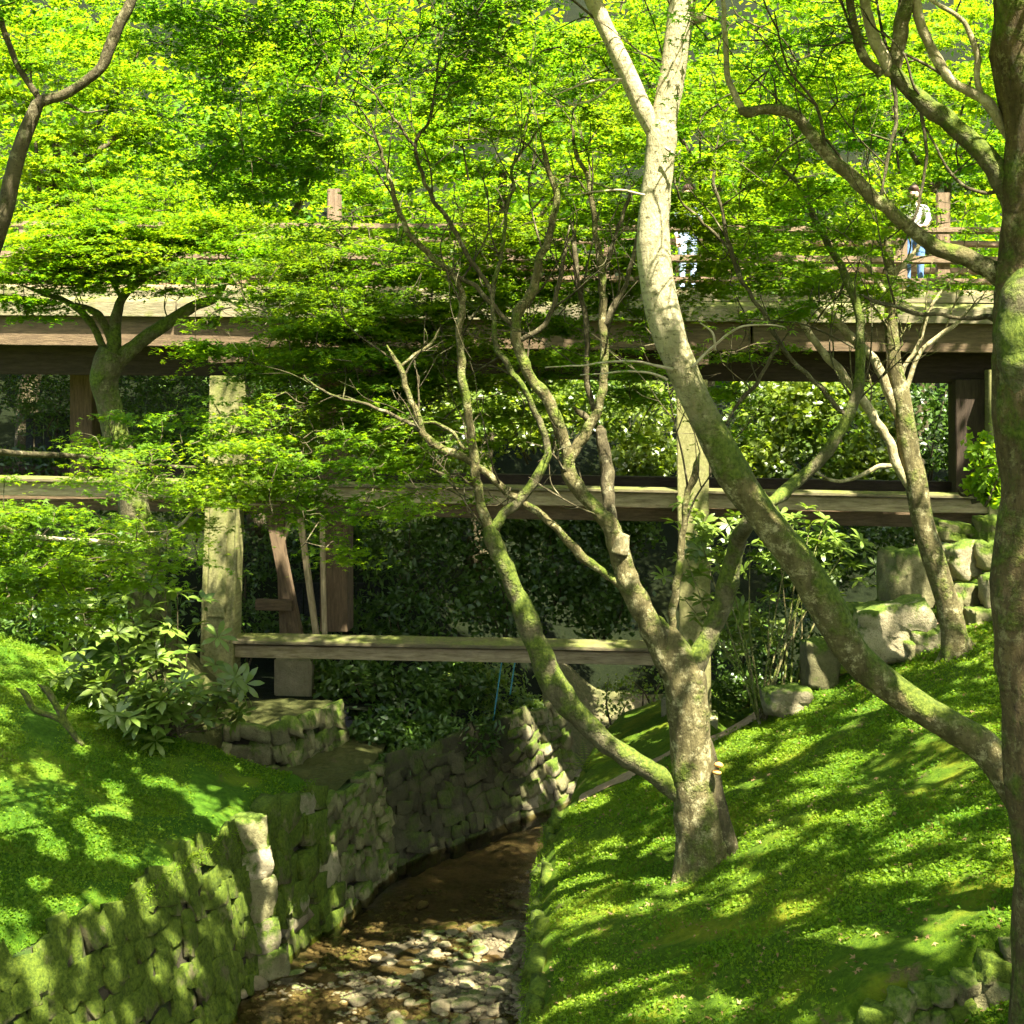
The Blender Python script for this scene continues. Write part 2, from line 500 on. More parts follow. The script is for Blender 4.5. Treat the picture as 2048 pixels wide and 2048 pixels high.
def leaf_cloud(name, pos, nrm, size, kind, mat, parent, heading=None, gaps=True):
    if gaps and len(pos):
        k = keep_mask(pos)
        pos, nrm, size = pos[k], nrm[k], size[k]
        if heading is not None: heading = heading[k]
    n = len(pos)
    tv, tt = template(kind)
    nrm = nrm / (np.linalg.norm(nrm, axis=1)[:, None] + 1e-9)
    h = rng.normal(size=(n, 3)) if heading is None else heading
    a = np.cross(h, nrm); a /= np.linalg.norm(a, axis=1)[:, None] + 1e-9
    b = np.cross(nrm, a)
    s = size[:, None, None]
    V = pos[:, None, :] + s * (tv[None, :, 0, None] * a[:, None, :] + tv[None, :, 1, None] * b[:, None, :] + tv[None, :, 2, None] * nrm[:, None, :])
    T = (np.arange(n) * len(tv))[:, None, None] + tt[None]
    drift = .5 + .5 * np.sin(1.9 * pos[:, 0] + 1.3 * pos[:, 1] + 2.0 * np.sin(1.1 * pos[:, 2])) * np.cos(1.5 * pos[:, 1] - .8 * pos[:, 0] + 1.7 * pos[:, 2])
    rv = np.repeat(np.clip(.5 * rng.random(n) + .5 * drift, 0, 1), len(tv))
    return tri_mesh(name, V.reshape(-1, 3), T.reshape(-1, 3), M[mat], parent, rv)

def sprays_in(c, ext, n, jitter=1.0):
    """centres of flat leaf sprays inside an ellipsoid"""
    p = rng.normal(size=(n, 3)); p /= np.linalg.norm(p, axis=1)[:, None]
    p *= rng.random((n, 1)) ** (1 / 2.4)
    q = c + p * ext
    sp, of, tx, ty = rng.uniform(.26, .42), rng.uniform(0, .4), rng.normal() * .10, rng.normal() * .08
    h = q[:, 2] - of - tx * (q[:, 0] - c[0]) - ty * (q[:, 1] - c[1])
    q[:, 2] += (np.round(h / sp) * sp - h) * .6 + rng.normal(size=n) * .05
    return q

def spray_leaves(centres, radius, per, size, droop=.14, thick=.022, tilt=.24):
    """leaves laid out in nearly flat, slightly drooping layers round each centre"""
    pos, nrm, sz = [], [], []
    for c in centres:
        r0 = radius * rng.uniform(.8, 1.75)
        m = max(4, int(per * (.35 + .65 * r0 / radius) * rng.uniform(.7, 1.15)))
        ang = rng.random(m) * 2 * math.pi
        lob = .62 + .38 * np.sin(ang * rng.integers(2, 5) + rng.random() * 6)
        r = r0 * np.sqrt(rng.random(m)) * lob
        tl = rng.normal(size=2) * .10
        x, y = r * np.cos(ang), r * np.sin(ang)
        z = tl[0] * x + tl[1] * y - droop * r * r / r0 + rng.normal(size=m) * thick
        pos.append(np.stack([c[0] + x, c[1] + y, c[2] + z], 1))
        nn = rng.normal(size=(m, 3)) * tilt + np.array([-tl[0], -tl[1], 1.0])
        nrm.append(nn); sz.append(size * rng.uniform(.65, 1.25, m))
    return np.vstack(pos), np.vstack(nrm), np.concatenate(sz)

def twig_mesh(name, targets, anchors, mat, parent, r0=.013, maxlen=2.2):
    """thin twigs that grow from the limbs out to every spray"""
    anchors = np.array(anchors); targets = np.array(targets)
    d = np.array([np.min(np.linalg.norm(anchors - t, axis=1)) for t in targets])
    order = np.argsort(d)
    pool = list(anchors); V, Fc = [], []
    for i in order:
        t = targets[i]
        A = np.array(pool)
        dist = np.linalg.norm(A - t, axis=1)
        j = int(np.argmin(dist + .35 * np.maximum(0, A[:, 2] - t[2])))
        a = A[j]; L = dist[j]
        if L > maxlen or L < .02: continue
        mid = (a + t) / 2 + rng.normal(size=3) * L * .08 + np.array([0, 0, L * .06])
        path = catmull([a, mid, t], 3)
        r = np.linspace(r0 * min(1, .5 + L * .4), r0 * .3, len(path))
        v, f = tube_geo(path, r, 4)
        o = len(V); V += v; Fc += [tuple(q + o for q in ff) for ff in f]
        pool.append(t); pool.append(mid)
    if V: mesh_obj(name, V, Fc, M[mat], parent, kind="stuff")

def crown(parent, pads, anchors, mat='maple', kind='star3', size=.075, spray_r=.45, per=42, twig='bark_dark', twigs=True, tilt=.26, maxlen=2.2):
    """pads: (px, py, Y, rx_px, ry_px, rY_m, n_sprays)"""
    cs = []
    for (px, py, Y, rx, ry, rY, n) in pads:
        cs.append(sprays_in(P(px, py, Y), np.array([rx * Y / F, rY, ry * Y / F]), n))
    cs = np.vstack(cs)
    pos, nrm, sz = spray_leaves(cs, spray_r, per, size, tilt=tilt)
    leaf_cloud("crown", pos, nrm, sz, kind, mat, parent)
    if twigs and len(anchors):
        twig_mesh("twigs", cs, anchors, twig, parent, maxlen=maxlen)
    return cs

# ------------------------------------------------------------------ openings in the leaf roof
for g in [(1310, 120, 13.4, .42), (1310, 300, 13.4, .42), (1310, 460, 13.4, .45), (1320, 600, 13.4, .40),
          (1230, 90, 13.4, .30), (1365, 760, 13.4, .22), (1390, 1450, 17.4, .30), (1385, 1600, 17.4, .26),
          (1790, 700, 21, .55), (1810, 840, 21, .55), (1825, 940, 21, .40), (1900, 1180, 21, .30),
          (1690, 1310, 13.4, .20), (1820, 1400, 13.4, .22),
          (520, 1650, 20.3, .24), (545, 1760, 20.3, .18), (545, 1880, 20.2, .18), (470, 1660, 20.3, .36), (410, 1640, 20.5, .26),
          (300, 1800, 17.7, .16), (345, 1880, 18.0, .12), (390, 1950, 18.4, .12), (440, 1745, 19.2, .22), (485, 1800, 19.6, .22), (200, 1650, 19.2, .2), (330, 1560, 20.5, .22), (100, 1560, 19.8, .2), (260, 1730, 18.2, .18), (60, 1900, 16, .2), (150, 1860, 16.9, .16), (230, 1820, 17.3, .14), (290, 1775, 17.7, .16), (360, 1730, 18.4, .18), (420, 1695, 19.0, .2), (60, 1905, 16.3, .14), (30, 1690, 18.2, .34), (90, 1730, 17.9, .22), (380, 1590, 20.5, .25),
          (620, 1900, 21, .34), (740, 1900, 21, .45), (880, 1895, 21, .45), (990, 1890, 21, .40), (960, 1840, 22, .32), (760, 1830, 22, .22),
          (1200, 1680, 18.2, .36), (1290, 1640, 18.8, .30), (1200, 1780, 17.2, .22), (1300, 1760, 17.0, .18),
          (1480, 1790, 16.0, .20), (1820, 1690, 15.6, .28), (1700, 1900, 13.8, .28), (1500, 1960, 14.0, .34), (1620, 1860, 14.4, .24),
          (1560, 1640, 17, .3), (1700, 1600, 17, .3), (1880, 1560, 17, .3), (1900, 1760, 14.5, .25), (1380, 1900, 15, .3), (1250, 1880, 15.8, .25), (1180, 1960, 15.4, .3), (1700, 1480, 18.5, .3), (1350, 1990, 14.2, .25), (1850, 1950, 12.6, .3), (1130, 1850, 16.6, .2), (1760, 1760, 15.0, .2), (1640, 1560, 18.0, .25), (1590, 1480, 20, .3), (1790, 1330, 20, .3), (1450, 1500, 21.5, .45), (1190, 1560, 22, .4),
          (1250, 1000, 25.8, .45), (1330, 1005, 25.8, .5), (1420, 1005, 25.8, .3), (1170, 1315, 26, .35), (1650, 1010, 25.5, .5), (1850, 1010, 25.3, .4),
          (1085, 1510, 28, .4), (1290, 1420, 31, 1.2), (1600, 1100, 24, .8), (1460, 1080, 24, .6), (340, 1400, 22, .45), (360, 1270, 22, .35),
          (300, 470, 22, 1.3), (160, 520, 22, 1.2), (430, 540, 22, 1.0), (700, 660, 20, .9), (60, 600, 24, .8), (1040, 690, 26, .6),
          (440, 800, 26, .5), (1390, 900, 25.6, .5), (620, 610, 26, .7), (900, 600, 26, .7), (200, 610, 26.5, .6), (1700, 620, 25.3, .6),
          (1900, 490, 11.6, .16), (1690, 350, 11.8, .16), (1080, 1000, 17.5, .25), (1110, 860, 17.5, .35), (1040, 1150, 17.5, .2), (1930, 1150, 22.5, .5),
          (560, 900, 17.6, .8), (760, 890, 17.8, .6), (330, 930, 17.4, .7), (100, 1090, 15.5, .6), (600, 600, 20, .8), (850, 590, 19.5, .8), (1000, 620, 19.2, .7), (650, 760, 19, .6), (480, 980, 17.3, .5), (60, 1190, 15.4, .4), (250, 1110, 16.2, .4), (1150, 380, 18.6, .6), (860, 420, 19, .7),
          (1370, 500, 26, .7), (1830, 500, 25.6, .7), (700, 450, 26.5, .8), (1150, 455, 26, .8)]:
    add_gap(*g)

rg = random.Random(77)
for _ in range(95):
    Y_ = rg.uniform(11.5, 22); x_ = rg.uniform(.4, min(7.0, Y_ * .31)); z_ = -6.38 + .46 * (x_ - .2)
    GAPS.append((np.array([x_, Y_, z_]), rg.choice((.07, .10, .14, .18))))
for _ in range(70):
    Y_ = rg.uniform(15.5, 22.3); x_ = rg.uniform(-min(8.5, Y_ * .32), -3.2); z_ = -5.8 + .34 * max(0, -3.6 - x_)
    GAPS.append((np.array([x_, Y_, z_]), rg.choice((.07, .10, .14, .18))))
for _ in range(30):
    Y_ = rg.uniform(18, 23); GAPS.append((np.array([rg.uniform(-3, .1), Y_, -7.8]), rg.choice((.08, .12, .2))))

SHADES = [(900, 1520, 25.8), (960, 1560, 26.3), (850, 1620, 25.0), (820, 1460, 26.5), (1000, 1500, 26.6), (900, 1420, 27.5), (750, 1500, 25), (720, 1660, 23.5), (900, 1680, 24.5), (660, 1700, 22.4), (800, 1250, 28), (1000, 1230, 28), (650, 1150, 28), (1480, 1350, 26), (1560, 1300, 26), (1420, 1330, 26), (1640, 1330, 25), (700, 100, 16.8), (850, 90, 16.8), (560, 220, 17.2), (950, 180, 17), (620, 180, 17), (780, 200, 17), (450, 120, 16.8), (700, 300, 17.5), (1560, 120, 12.6), (1500, 250, 12.8), (540, 1120, 28), (550, 1250, 28), (550, 1380, 28)]

# ------------------------------------------------------------------ terrain
WZ = -7.76                                             # water level
def fbm(x, y, s, seed=0.0, o=4):
    v, a = 0.0, 1.0
    for i in range(o):
        v += a * noise.noise(Vector((x * s + seed, y * s - seed, seed * .7))); a *= .5; s *= 2.05
    return v

def xr(Y):      # top edge of the wall on the right bank
    return float(np.interp(Y, [-10, 8, 13, 17, 20, 22.6, 24.5, 27, 28.6, 40], [-.15, .02, .10, .22, .36, .58, .90, 1.25, 1.6, 6]))
def zr(u, Y):   # surface of the right bank, u metres in from the edge
    z = -6.38 + .46 * min(u, 6.5) + .22 * max(0, u - 6.5)
    z -= .16 * max(0, 1 - u / .3) ** 2
    z -= (.22 + .75 * float(smooth01(1.7, 2.6, u))) * float(smooth01(22.5, 23.6, Y)) * (1 - float(smooth01(3.2, 5.5, u)))
    x = u + xr(Y)
    low = 12.95 + .10 * (x - 3)
    z -= .42 * (1 - float(smooth01(low - .22, low + .02, Y))) * float(smooth01(1.6, 2.5, x))
    z += .10 * fbm(x, Y, .8, 3.1) + .045 * fbm(x, Y, 3.2, 7.7)
    return z
def zr_xy(x, Y): return zr(max(0.0, x - xr(Y)), Y)

def xl(Y):
    return float(np.interp(Y, [-10, 8, 13.5, 15.8, 17.6, 20.3, 22.2, 24.3, 26.4, 40], [-10, -7.8, -5.8, -5.0, -4.05, -3.34, -2.75, -2.15, -2.0, -1.0]))
def zl(u, Y):
    z = -5.82 + .34 * min(u, 7) + .15 * max(0, u - 7)
    z -= .12 * max(0, 1 - u / .25) ** 2
    s1 = float(smooth01(22.1, 22.5, Y))
    zb_ = z; k_ = float(smooth01(1.9, 3.3, u)); z2 = -6.30 * (1 - k_) + zb_ * k_
    s2 = float(smooth01(24.55, 24.75, Y))
    x = xl(Y) - u
    s2 *= float(x < -3.58 + (Y - 24.5) * .38)
    k_ = float(smooth01(2.2, 3.6, u)); z2 = z2 * (1 - s2) + (-5.74 * (1 - k_) + zb_ * k_) * s2
    z = z * (1 - s1) + z2 * s1
    z += .09 * fbm(x, Y, .8, 1.3) + .045 * fbm(x, Y, 3.2, 5.2)
    return z
def zl_xy(x, Y): return zl(max(0.0, xl(Y) - x), Y)

def bank(name, side, us, ys, mat):
    V, Fc = [], []
    for Y in ys:
        for u in us:
            if side > 0: V.append((xr(Y) + u, Y, zr(u, Y)))
            else: V.append((xl(Y) - u, Y, zl(u, Y)))
    n = len(us)
    for j in range(len(ys) - 1):
        for i in range(n - 1):
            q = (j * n + i, j * n + i + 1, (j + 1) * n + i + 1, (j + 1) * n + i)
            Fc.append(q if side > 0 else q[::-1])
    o = mesh_obj(name, V, Fc, mat)
    o["kind"] = "structure"
    return o
us = list(np.concatenate([np.linspace(0, .4, 6), np.linspace(.5, 7.5, 64), [8.5, 10, 12, 15, 20, 28]]))
ysr = list(np.concatenate([[-8, -2, 4, 8], np.linspace(9, 24.6, 140), [25.4, 26.4, 27.5, 28.7]]))
ysl = list(np.concatenate([[-8, -2, 4, 8, 10, 12], np.linspace(13, 22.45, 90)]))
right_bank = bank("mossy_ground_right", 1, us, ysr, M['moss_r'])
left_bank = bank("mossy_ground_left", -1, us, ysl, M['moss_l'])
bank("mossy_ground_left", -1, list(np.linspace(3.35, 12, 50)), list(np.linspace(22.45, 26.6, 40)), M['moss_l'])
bank("earth_terrace", -1, list(np.linspace(0, 3.4, 60)), list(np.linspace(22.45, 26.6, 60)), M['soil_dark'])

# ground behind the bridge: the stream's far bank and the wooded hillside
def zh(x, Y):
    b = 28.3 + .12 * x + (3.0 if x > 2 else 3.0 * float(smooth01(-1, 2, x)))
    if x < -2.4: z0, b0 = -5.85, 29.4
    else:
        t = float(smooth01(-2.4, -.8, x)); z0, b0 = -5.85 * (1 - t) + (-8.2) * t, 29.4 * (1 - t) + b * t
    z = z0 + .62 * max(0, Y - b0) if Y < 40 else z0 + .62 * (40 - b0) + .42 * (Y - 40)
    return z + .18 * fbm(x, Y, .35, 9.1) + .05 * fbm(x, Y, 1.7, 2.1)
hx = np.concatenate([[-60, -40, -25, -16], np.linspace(-12, 12, 70), [16, 25, 40, 60]])
hy = np.concatenate([np.linspace(26.3, 42, 60), [46, 52, 60, 75, 95, 130, 200]])
V = [(x, y, zh(x, y)) for y in hy for x in hx]
n = len(hx)
Fc = [(j * n + i, j * n + i + 1, (j + 1) * n + i + 1, (j + 1) * n + i) for j in range(len(hy) - 1) for i in range(n - 1)]
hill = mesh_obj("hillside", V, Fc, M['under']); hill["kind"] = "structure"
V, Fc = [], []
lx, ly = np.linspace(.6, 5.2, 30), np.linspace(29.6, 33.5, 24)
V = [(x, y, zh(x, y) + .05) for y in ly for x in lx]
Fc = [(j * 30 + i, j * 30 + i + 1, j * 30 + 31 + i, j * 30 + 30 + i) for j in range(23) for i in range(29)]
tag(mesh_obj("leaf_strewn_ground", V, Fc, M['litter']), kind="structure")
gv = [(-300, -60, -9.6), (300, -60, -9.6), (300, 300, -9.6), (-300, 300, -9.6)]
tag(mesh_obj("ground", gv, [(0, 1, 2, 3)], M['soil'], smooth=False), kind="structure")

# stream bed and water
def stream_lr(Y):
    l = float(np.interp(Y, [5, 13.5, 18.7, 20.2, 24.3, 27.0, 28.6, 31], [-6.5, -4.9, -3.3, -3.07, -1.75, .18, 1.1, 3.0]))
    r = float(np.interp(Y, [5, 13, 20, 22.6, 24.5, 27, 31], [-.1, .06, .26, .50, .85, 1.2, 3.2]))
    return l - .35, r + .25
V, Fc = [], []
ys = np.linspace(8, 31, 150); nx = 40
for Y in ys:
    l, r = stream_lr(Y)
    for i in range(nx):
        t = i / (nx - 1); x = l + (r - l) * t
        bar = .20 * smooth01(22.6, 21.2, Y) if False else .27 * (1 - float(smooth01(21.4, 22.8, Y)))
        z = WZ - .23 + bar * (.55 + .45 * t) + .07 * fbm(x, Y, .9, 4.4) + .03 * fbm(x, Y, 4, 8.8)
        V.append((x, Y, z))
for j in range(len(ys) - 1):
    for i in range(nx - 1):
        Fc.append((j * nx + i, j * nx + i + 1, (j + 1) * nx + i + 1, (j + 1) * nx + i))
bed = mesh_obj("stream_bed", V, Fc, M['bed']); bed["kind"] = "structure"
def bed_z(x, Y):
    l, r = stream_lr(Y); t = min(1, max(0, (x - l) / (r - l)))
    bar = .27 * (1 - float(smooth01(21.4, 22.8, Y)))
    return WZ - .23 + bar * (.55 + .45 * t) + .07 * fbm(x, Y, .9, 4.4) + .03 * fbm(x, Y, 4, 8.8)
V = []
for Y in ys:
    l, r = stream_lr(Y)
    V += [(l, Y, WZ), (r, Y, WZ)]
tag(mesh_obj("stream_water", V, [(2 * j, 2 * j + 1, 2 * j + 3, 2 * j + 2) for j in range(len(ys) - 1)], M['water']), kind="structure")

# trodden earth path along the top of the right bank
V, Fc = [], []
for i, u in enumerate(np.linspace(.35, 6.0, 50)):
    for k, d in enumerate((0, .22, .45, .7)):
        Y = 22.35 + d + .12 * math.sin(u * 2.1) + .03 * u
        V.append((xr(Y) + u, Y, zr(u, Y) + (.02, .045, .045, .02)[k]))
    if i:
        for k in range(3): Fc.append(((i - 1) * 4 + k, i * 4 + k, i * 4 + k + 1, (i - 1) * 4 + k + 1))
tag(mesh_obj("path", V, Fc, M['path']), kind="structure")

# ------------------------------------------------------------------ stones
def lump_mesh(name, seed, box=.0, sub=2, rough=.16):
    bm = bmesh.new()
    if box:
        bmesh.ops.create_cube(bm, size=2.0)
        bmesh.ops.subdivide_edges(bm, edges=bm.edges[:], cuts=2, use_grid_fill=True)
        for v in bm.verts:
            n_ = v.co.normalized() * 1.15
            v.co = v.co * box + n_ * (1 - box)
    else:
        bmesh.ops.create_icosphere(bm, subdivisions=sub, radius=1.0)
    for v in bm.verts:
        q = v.co * 1.1 + Vector((seed * 3.7, seed * 1.3, 0))
        v.co *= 1 + rough * 1.6 * noise.noise(q) + rough * .7 * noise.noise(q * 2.6)
    me = bpy.data.meshes.new(name)
    bm.to_mesh(me); bm.free()
    me.polygons.foreach_set("use_smooth", [True] * len(me.polygons))
    return me
def lump_set(name, mat, count=6, **kw):
    out = []
    for i in range(count):
        me = lump_mesh(name, i + len(name) * .37, **kw); me.materials.append(M[mat]); out.append(me)
    return out
BLOCKS = {k: lump_set("wall_stone", k, 6, box=.84, rough=.15) for k in ('stone_moss', 'stone_wall', 'stone_pale', 'stone_dark')}
PEBBLES = lump_set("river_stone", 'pebble', 7, sub=2, rough=.2)

def rock_set(mat, count=5):
    out = []
    for i in range(count):
        bm = bmesh.new(); bmesh.ops.create_cube(bm, size=2.0)
        bmesh.ops.subdivide_edges(bm, edges=bm.edges[:], cuts=6, use_grid_fill=True)
        for v in bm.verts:
            d = v.co.normalized(); q = d * 1.4 + Vector((i * 5.1, 2.0, i * 1.7))
            v.co = v.co * .72 + d * .34
            crack = abs(noise.noise(q * 1.3)); rid = 1 - abs(noise.noise(q * 2.3))
            v.co *= 1 + .24 * noise.noise(q) + .10 * (rid - .7) + .09 * noise.noise(Vector((q.x * 5, q.y * 5, q.z * 1.3))) - (.12 if crack < .05 else 0)
        me = bpy.data.meshes.new("rock"); bm.to_mesh(me); bm.free()
        me.polygons.foreach_set("use_smooth", [True] * len(me.polygons)); me.materials.append(M[mat]); out.append(me)
    return out
ROCKS = {k: rock_set(k) for k in ('stone_moss', 'stone_wall', 'stone_pale')}
def put(name, me, M4, parent):
    o = bpy.data.objects.new(name, me)
    link(o, parent)
    o.matrix_basis = M4
    return o

def stone_wall(name, label, base, top, w, h, mat, depth=.13, seed=1, pale=0.0, group=None, jag=.7):
    """a dry-stone retaining wall between a base and a top polyline, stone by stone, on an earth core"""
    rs = random.Random(seed)
    base, top = np.array(base, float), np.array(top, float)
    root = empty(name, base.mean(0), label, "wall", group)
    seg = np.linalg.norm(np.diff(base, axis=0), axis=1); cum = np.concatenate([[0], np.cumsum(seg)])
    def at(u, v):
        b = np.array([np.interp(u, cum, base[:, k]) for k in range(3)])
        t = np.array([np.interp(u, cum, top[:, k]) for k in range(3)])
        return b * (1 - v) + t * v
    nu = max(8, int(cum[-1] / .25)); V, Fc = [], []
    for i in range(nu + 1):
        u = cum[-1] * i / nu
        b, t = at(u, -.06), at(u, .985)
        tg = at(min(u + .05, cum[-1]), .5) - at(max(u - .05, 0), .5); tg /= np.linalg.norm(tg)
        up = t - b; up /= np.linalg.norm(up); nr = np.cross(tg, up)
        for k in range(5):
            p = b + (t - b) * k / 4 - nr * (depth * .42 + .02 * noise.noise(Vector((u, k, seed))))
            V.append(p)
        V.append(t - nr * .7 + np.array([0, 0, -.02]))
    for i in range(nu):
        for k in range(5): Fc.append((i * 6 + k, (i + 1) * 6 + k, (i + 1) * 6 + k + 1, i * 6 + k + 1))
    mesh_obj("core", V, Fc, M['mortar'], root)
    H = np.mean(np.linalg.norm(top - base, axis=1))
    rows = max(1, round(H / h)); v0 = 0.0
    hs = np.array([rs.uniform(.75, 1.3) for _ in range(rows)]); hs /= hs.sum()
    for rix in range(rows):
        vc = v0 + hs[rix] / 2; hh = hs[rix] * H; v0 += hs[rix]
        u = -rs.uniform(0, w)
        while u < cum[-1]:
            ww = w * rs.choice((.5, .7, .9, 1.1, 1.3, 1.8)) * rs.uniform(.85, 1.15)
            uc = min(max(u + ww / 2, .05), cum[-1] - .05); u += ww
            if u - ww / 2 < 0: continue
            vj = vc + rs.uniform(-jag, jag) * hs[rix] * .5
            p = at(uc, vj)
            tg = at(min(uc + .1, cum[-1]), vj) - at(max(uc - .1, 0), vj); tg /= np.linalg.norm(tg)
            up = at(uc, 1) - at(uc, 0); up /= np.linalg.norm(up)
            nr = np.cross(tg, up)
            mt = Matrix((tg, nr, up)).transposed().to_4x4()
            rot = Matrix.Rotation(rs.uniform(-.35, .35), 4, 'Y') @ Matrix.Rotation(rs.uniform(-.12, .12), 4, 'X') @ Matrix.Rotation(rs.uniform(-.15, .15), 4, 'Z')
            sc = Matrix.Diagonal((ww * .565, depth * rs.uniform(.7, 1.15), hh * .56 * rs.uniform(.8, 1.3), 1))
            mm = 'stone_pale' if rs.random() < pale else mat
            pp = p + nr * rs.uniform(-.05, .03)
            put("stone", rs.choice(BLOCKS[mm]), Matrix.Translation(Vector(pp)) @ mt @ rot @ sc, root)
    return root

Bz = WZ - .12
stone_wall("retaining_wall", "long moss-covered stone wall falling from the grassy bank to the stream",
           [(-4.9, 13.5, Bz), (-3.6, 17.3, Bz), (-3.3, 18.7, Bz), (-3.10, 20.05, Bz)],
           [(-5.75, 13.5, -5.86), (-4.15, 17.4, -5.86), (-3.8, 18.8, -5.84), (-3.36, 20.15, -5.84)], .27, .26, 'stone_moss', .05, 3)
stone_wall("retaining_wall", "wall of squarish stones just behind the sunlit corner column",
           [(-3.04, 20.35, Bz), (-2.4, 22.2, Bz)], [(-3.26, 20.45, -5.84), (-2.66, 22.25, -6.0)], .30, .32, 'stone_moss', .13, 5, pale=.25)
stone_wall("retaining_wall", "low rubble wall with a flat earth ledge on top beside the dark pool",
           [(-2.4, 22.25, Bz), (-1.78, 24.25, Bz)], [(-2.60, 22.3, -6.22), (-2.02, 24.3, -6.24)], .22, .19, 'stone_wall', .09, 7)
stone_wall("retaining_wall", "upper rubble wall below the concrete footing of the bridge",
           [(-4.35, 24.45, -6.45), (-3.45, 24.4, -6.5), (-3.2, 25.0, -6.5), (-2.72, 26.2, -6.4)],
           [(-4.4, 24.55, -5.66), (-3.52, 24.5, -5.70), (-3.3, 25.1, -5.72), (-2.85, 26.25, -5.72)], .27, .24, 'stone_wall', .10, 9)
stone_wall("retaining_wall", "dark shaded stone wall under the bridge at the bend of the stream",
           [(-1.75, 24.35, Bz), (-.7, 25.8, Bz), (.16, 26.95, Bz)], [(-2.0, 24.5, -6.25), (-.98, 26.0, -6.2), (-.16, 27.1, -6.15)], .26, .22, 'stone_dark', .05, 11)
stone_wall("retaining_wall", "sunlit battered wall of rough stones beyond the dark wall",
           [(.20, 27.0, Bz), (1.25, 28.4, Bz)], [(-.12, 27.15, -6.15), (.72, 28.5, -6.25)], .22, .20, 'stone_wall', .10, 13, pale=.2)
stone_wall("retaining_wall", "narrow stone edging wall of the mossy bank along the stream",
           [(.50, 22.55, Bz), (.30, 20.2, Bz), (.16, 17, Bz), (.06, 13, Bz)][::1],
           [(.60, 22.5, -6.42), (.40, 20.2, -6.44), (.26, 17, -6.44), (.14, 13, -6.44)], .38, .28, 'stone_moss', .10, 15, pale=.1)
# corner column of big pale blocks
cc = empty("corner_column", (-3.2, 20.2, Bz), "sunlit column of big pale blocks at the wall corner", "stone column")
zc = Bz
for i, hh in enumerate((.42, .40, .52, .36, .40)):
    k = (zc + hh / 2 - Bz) / 2.1
    put("block", random.choice(ROCKS['stone_pale' if i % 2 else 'stone_wall']), Matrix.Translation((-3.02 - .30 * k, 20.17 + .04 * k, zc + hh / 2)) @ Matrix.Rotation(.45 + random.uniform(-.25, .25), 4, 'Z') @ Matrix.Rotation(random.uniform(-.1, .1), 4, 'Y') @ Matrix.Diagonal((.17 + .07 * random.random(), .17, hh * .54, 1)), cc)
    zc += hh * .985
# low rubble row across the lower right of the bank
rw = empty("boulder_row", (3.4, 12.9, -5.3), "low row of rounded mossy boulders retaining the bank near the corner", "wall")
rs = random.Random(4)
for row in range(2):
    x = 1.75 + .15 * row
    while x < 5.2:
        w = rs.uniform(.12, .24)
        y = 12.74 + .10 * (x - 3) + row * .05
        z = zr_xy(x, y + .45) - .36 + row * .20 + rs.uniform(-.03, .03)
        me = rs.choice(ROCKS['stone_moss'] if rs.random() < .2 else ROCKS['stone_wall'])
        put("boulder", me, Matrix.Translation((x + w / 2, y, z)) @ Matrix.Rotation(rs.uniform(0, 6), 4, 'Z') @ Matrix.Rotation(rs.uniform(-.4, .4), 4, 'X') @ Matrix.Diagonal((w * .62, w * .55, rs.uniform(.09, .14), 1)), rw)
        x += w
# rocks at the far right, by the slender pale tree
rk = empty("rock_bank", tuple(P(1850, 1200, 22.6)), "pile of pale weathered rocks behind the slender leaning tree", "rocks")
for (px, py, Y, w, h, mt, rz) in [(1815, 1165, 22.8, 85, 120, 'stone_wall', .2), (1785, 1258, 22.2, 125, 95, 'stone_pale', -.2), (1925, 1120, 22.8, 60, 62, 'stone_pale', .4), (1700, 1240, 22.9, 90, 50, 'stone_wall', .1),
                                  (1985, 1110, 22.6, 55, 50, 'stone_wall', .8), (1990, 1180, 22.3, 50, 60, 'stone_pale', .2), (1935, 1195, 22.6, 50, 50, 'stone_wall', .5), (1860, 1285, 21.8, 52, 52, 'stone_pale', .9),
                                  (1965, 1240, 22.2, 60, 44, 'stone_wall', .3), (1820, 1300, 21.9, 46, 40, 'stone_wall', .6), (1990, 1060, 22.9, 70, 50, 'stone_moss', .3), (1900, 1062, 23.2, 80, 36, 'stone_moss', .1),
                                  (1900, 1215, 22.4, 46, 50, 'stone_wall', 1.2), (1920, 1280, 21.9, 40, 34, 'stone_moss', .2), (1570, 1400, 22.0, 70, 46, 'stone_pale', .2), (1640, 1330, 22.5, 60, 90, 'stone_wall', .1)]:
    s = Y / F
    put("rock", random.choice(ROCKS[mt]), Matrix.Translation(Vector(P(px, py, Y))) @ Matrix.Rotation(rz, 4, 'Z') @ Matrix.Rotation(random.uniform(-.2, .2), 4, 'Y') @ Matrix.Diagonal((w * s * .56, w * s * .5, h * s * .56, 1)), rk)

# stones and gravel lying in the stream
rs = random.Random(8); cnt = 0
while cnt < 300:
    Y = 18.2 + 5.2 * rs.random() ** 1.3
    l, r = stream_lr(Y); t = rs.random() ** .62
    x = l + .45 + (r - l - .75) * t
    big = rs.random()
    if Y > 22.3 and rs.random() < .75: continue
    if t < .45 and rs.random() < .5: continue
    s = rs.uniform(.03, .065) if big < .75 else rs.uniform(.065, .10) if big < .965 else rs.uniform(.11, .17)
    z = bed_z(x, Y)
    put("river_stone", rs.choice(PEBBLES), Matrix.Translation((x, Y, z + s * .22)) @ Matrix.Rotation(rs.uniform(0, 6.28), 4, 'Z') @ Matrix.Rotation(rs.uniform(-.2, .2), 4, 'X') @ Matrix.Diagonal((s * rs.uniform(.9, 1.5), s * rs.uniform(.8, 1.1), s * rs.uniform(.42, .7), 1)), bed)
    cnt += 1
bm = bmesh.new(); bmesh.ops.create_icosphere(bm, subdivisions=1, radius=1.0)
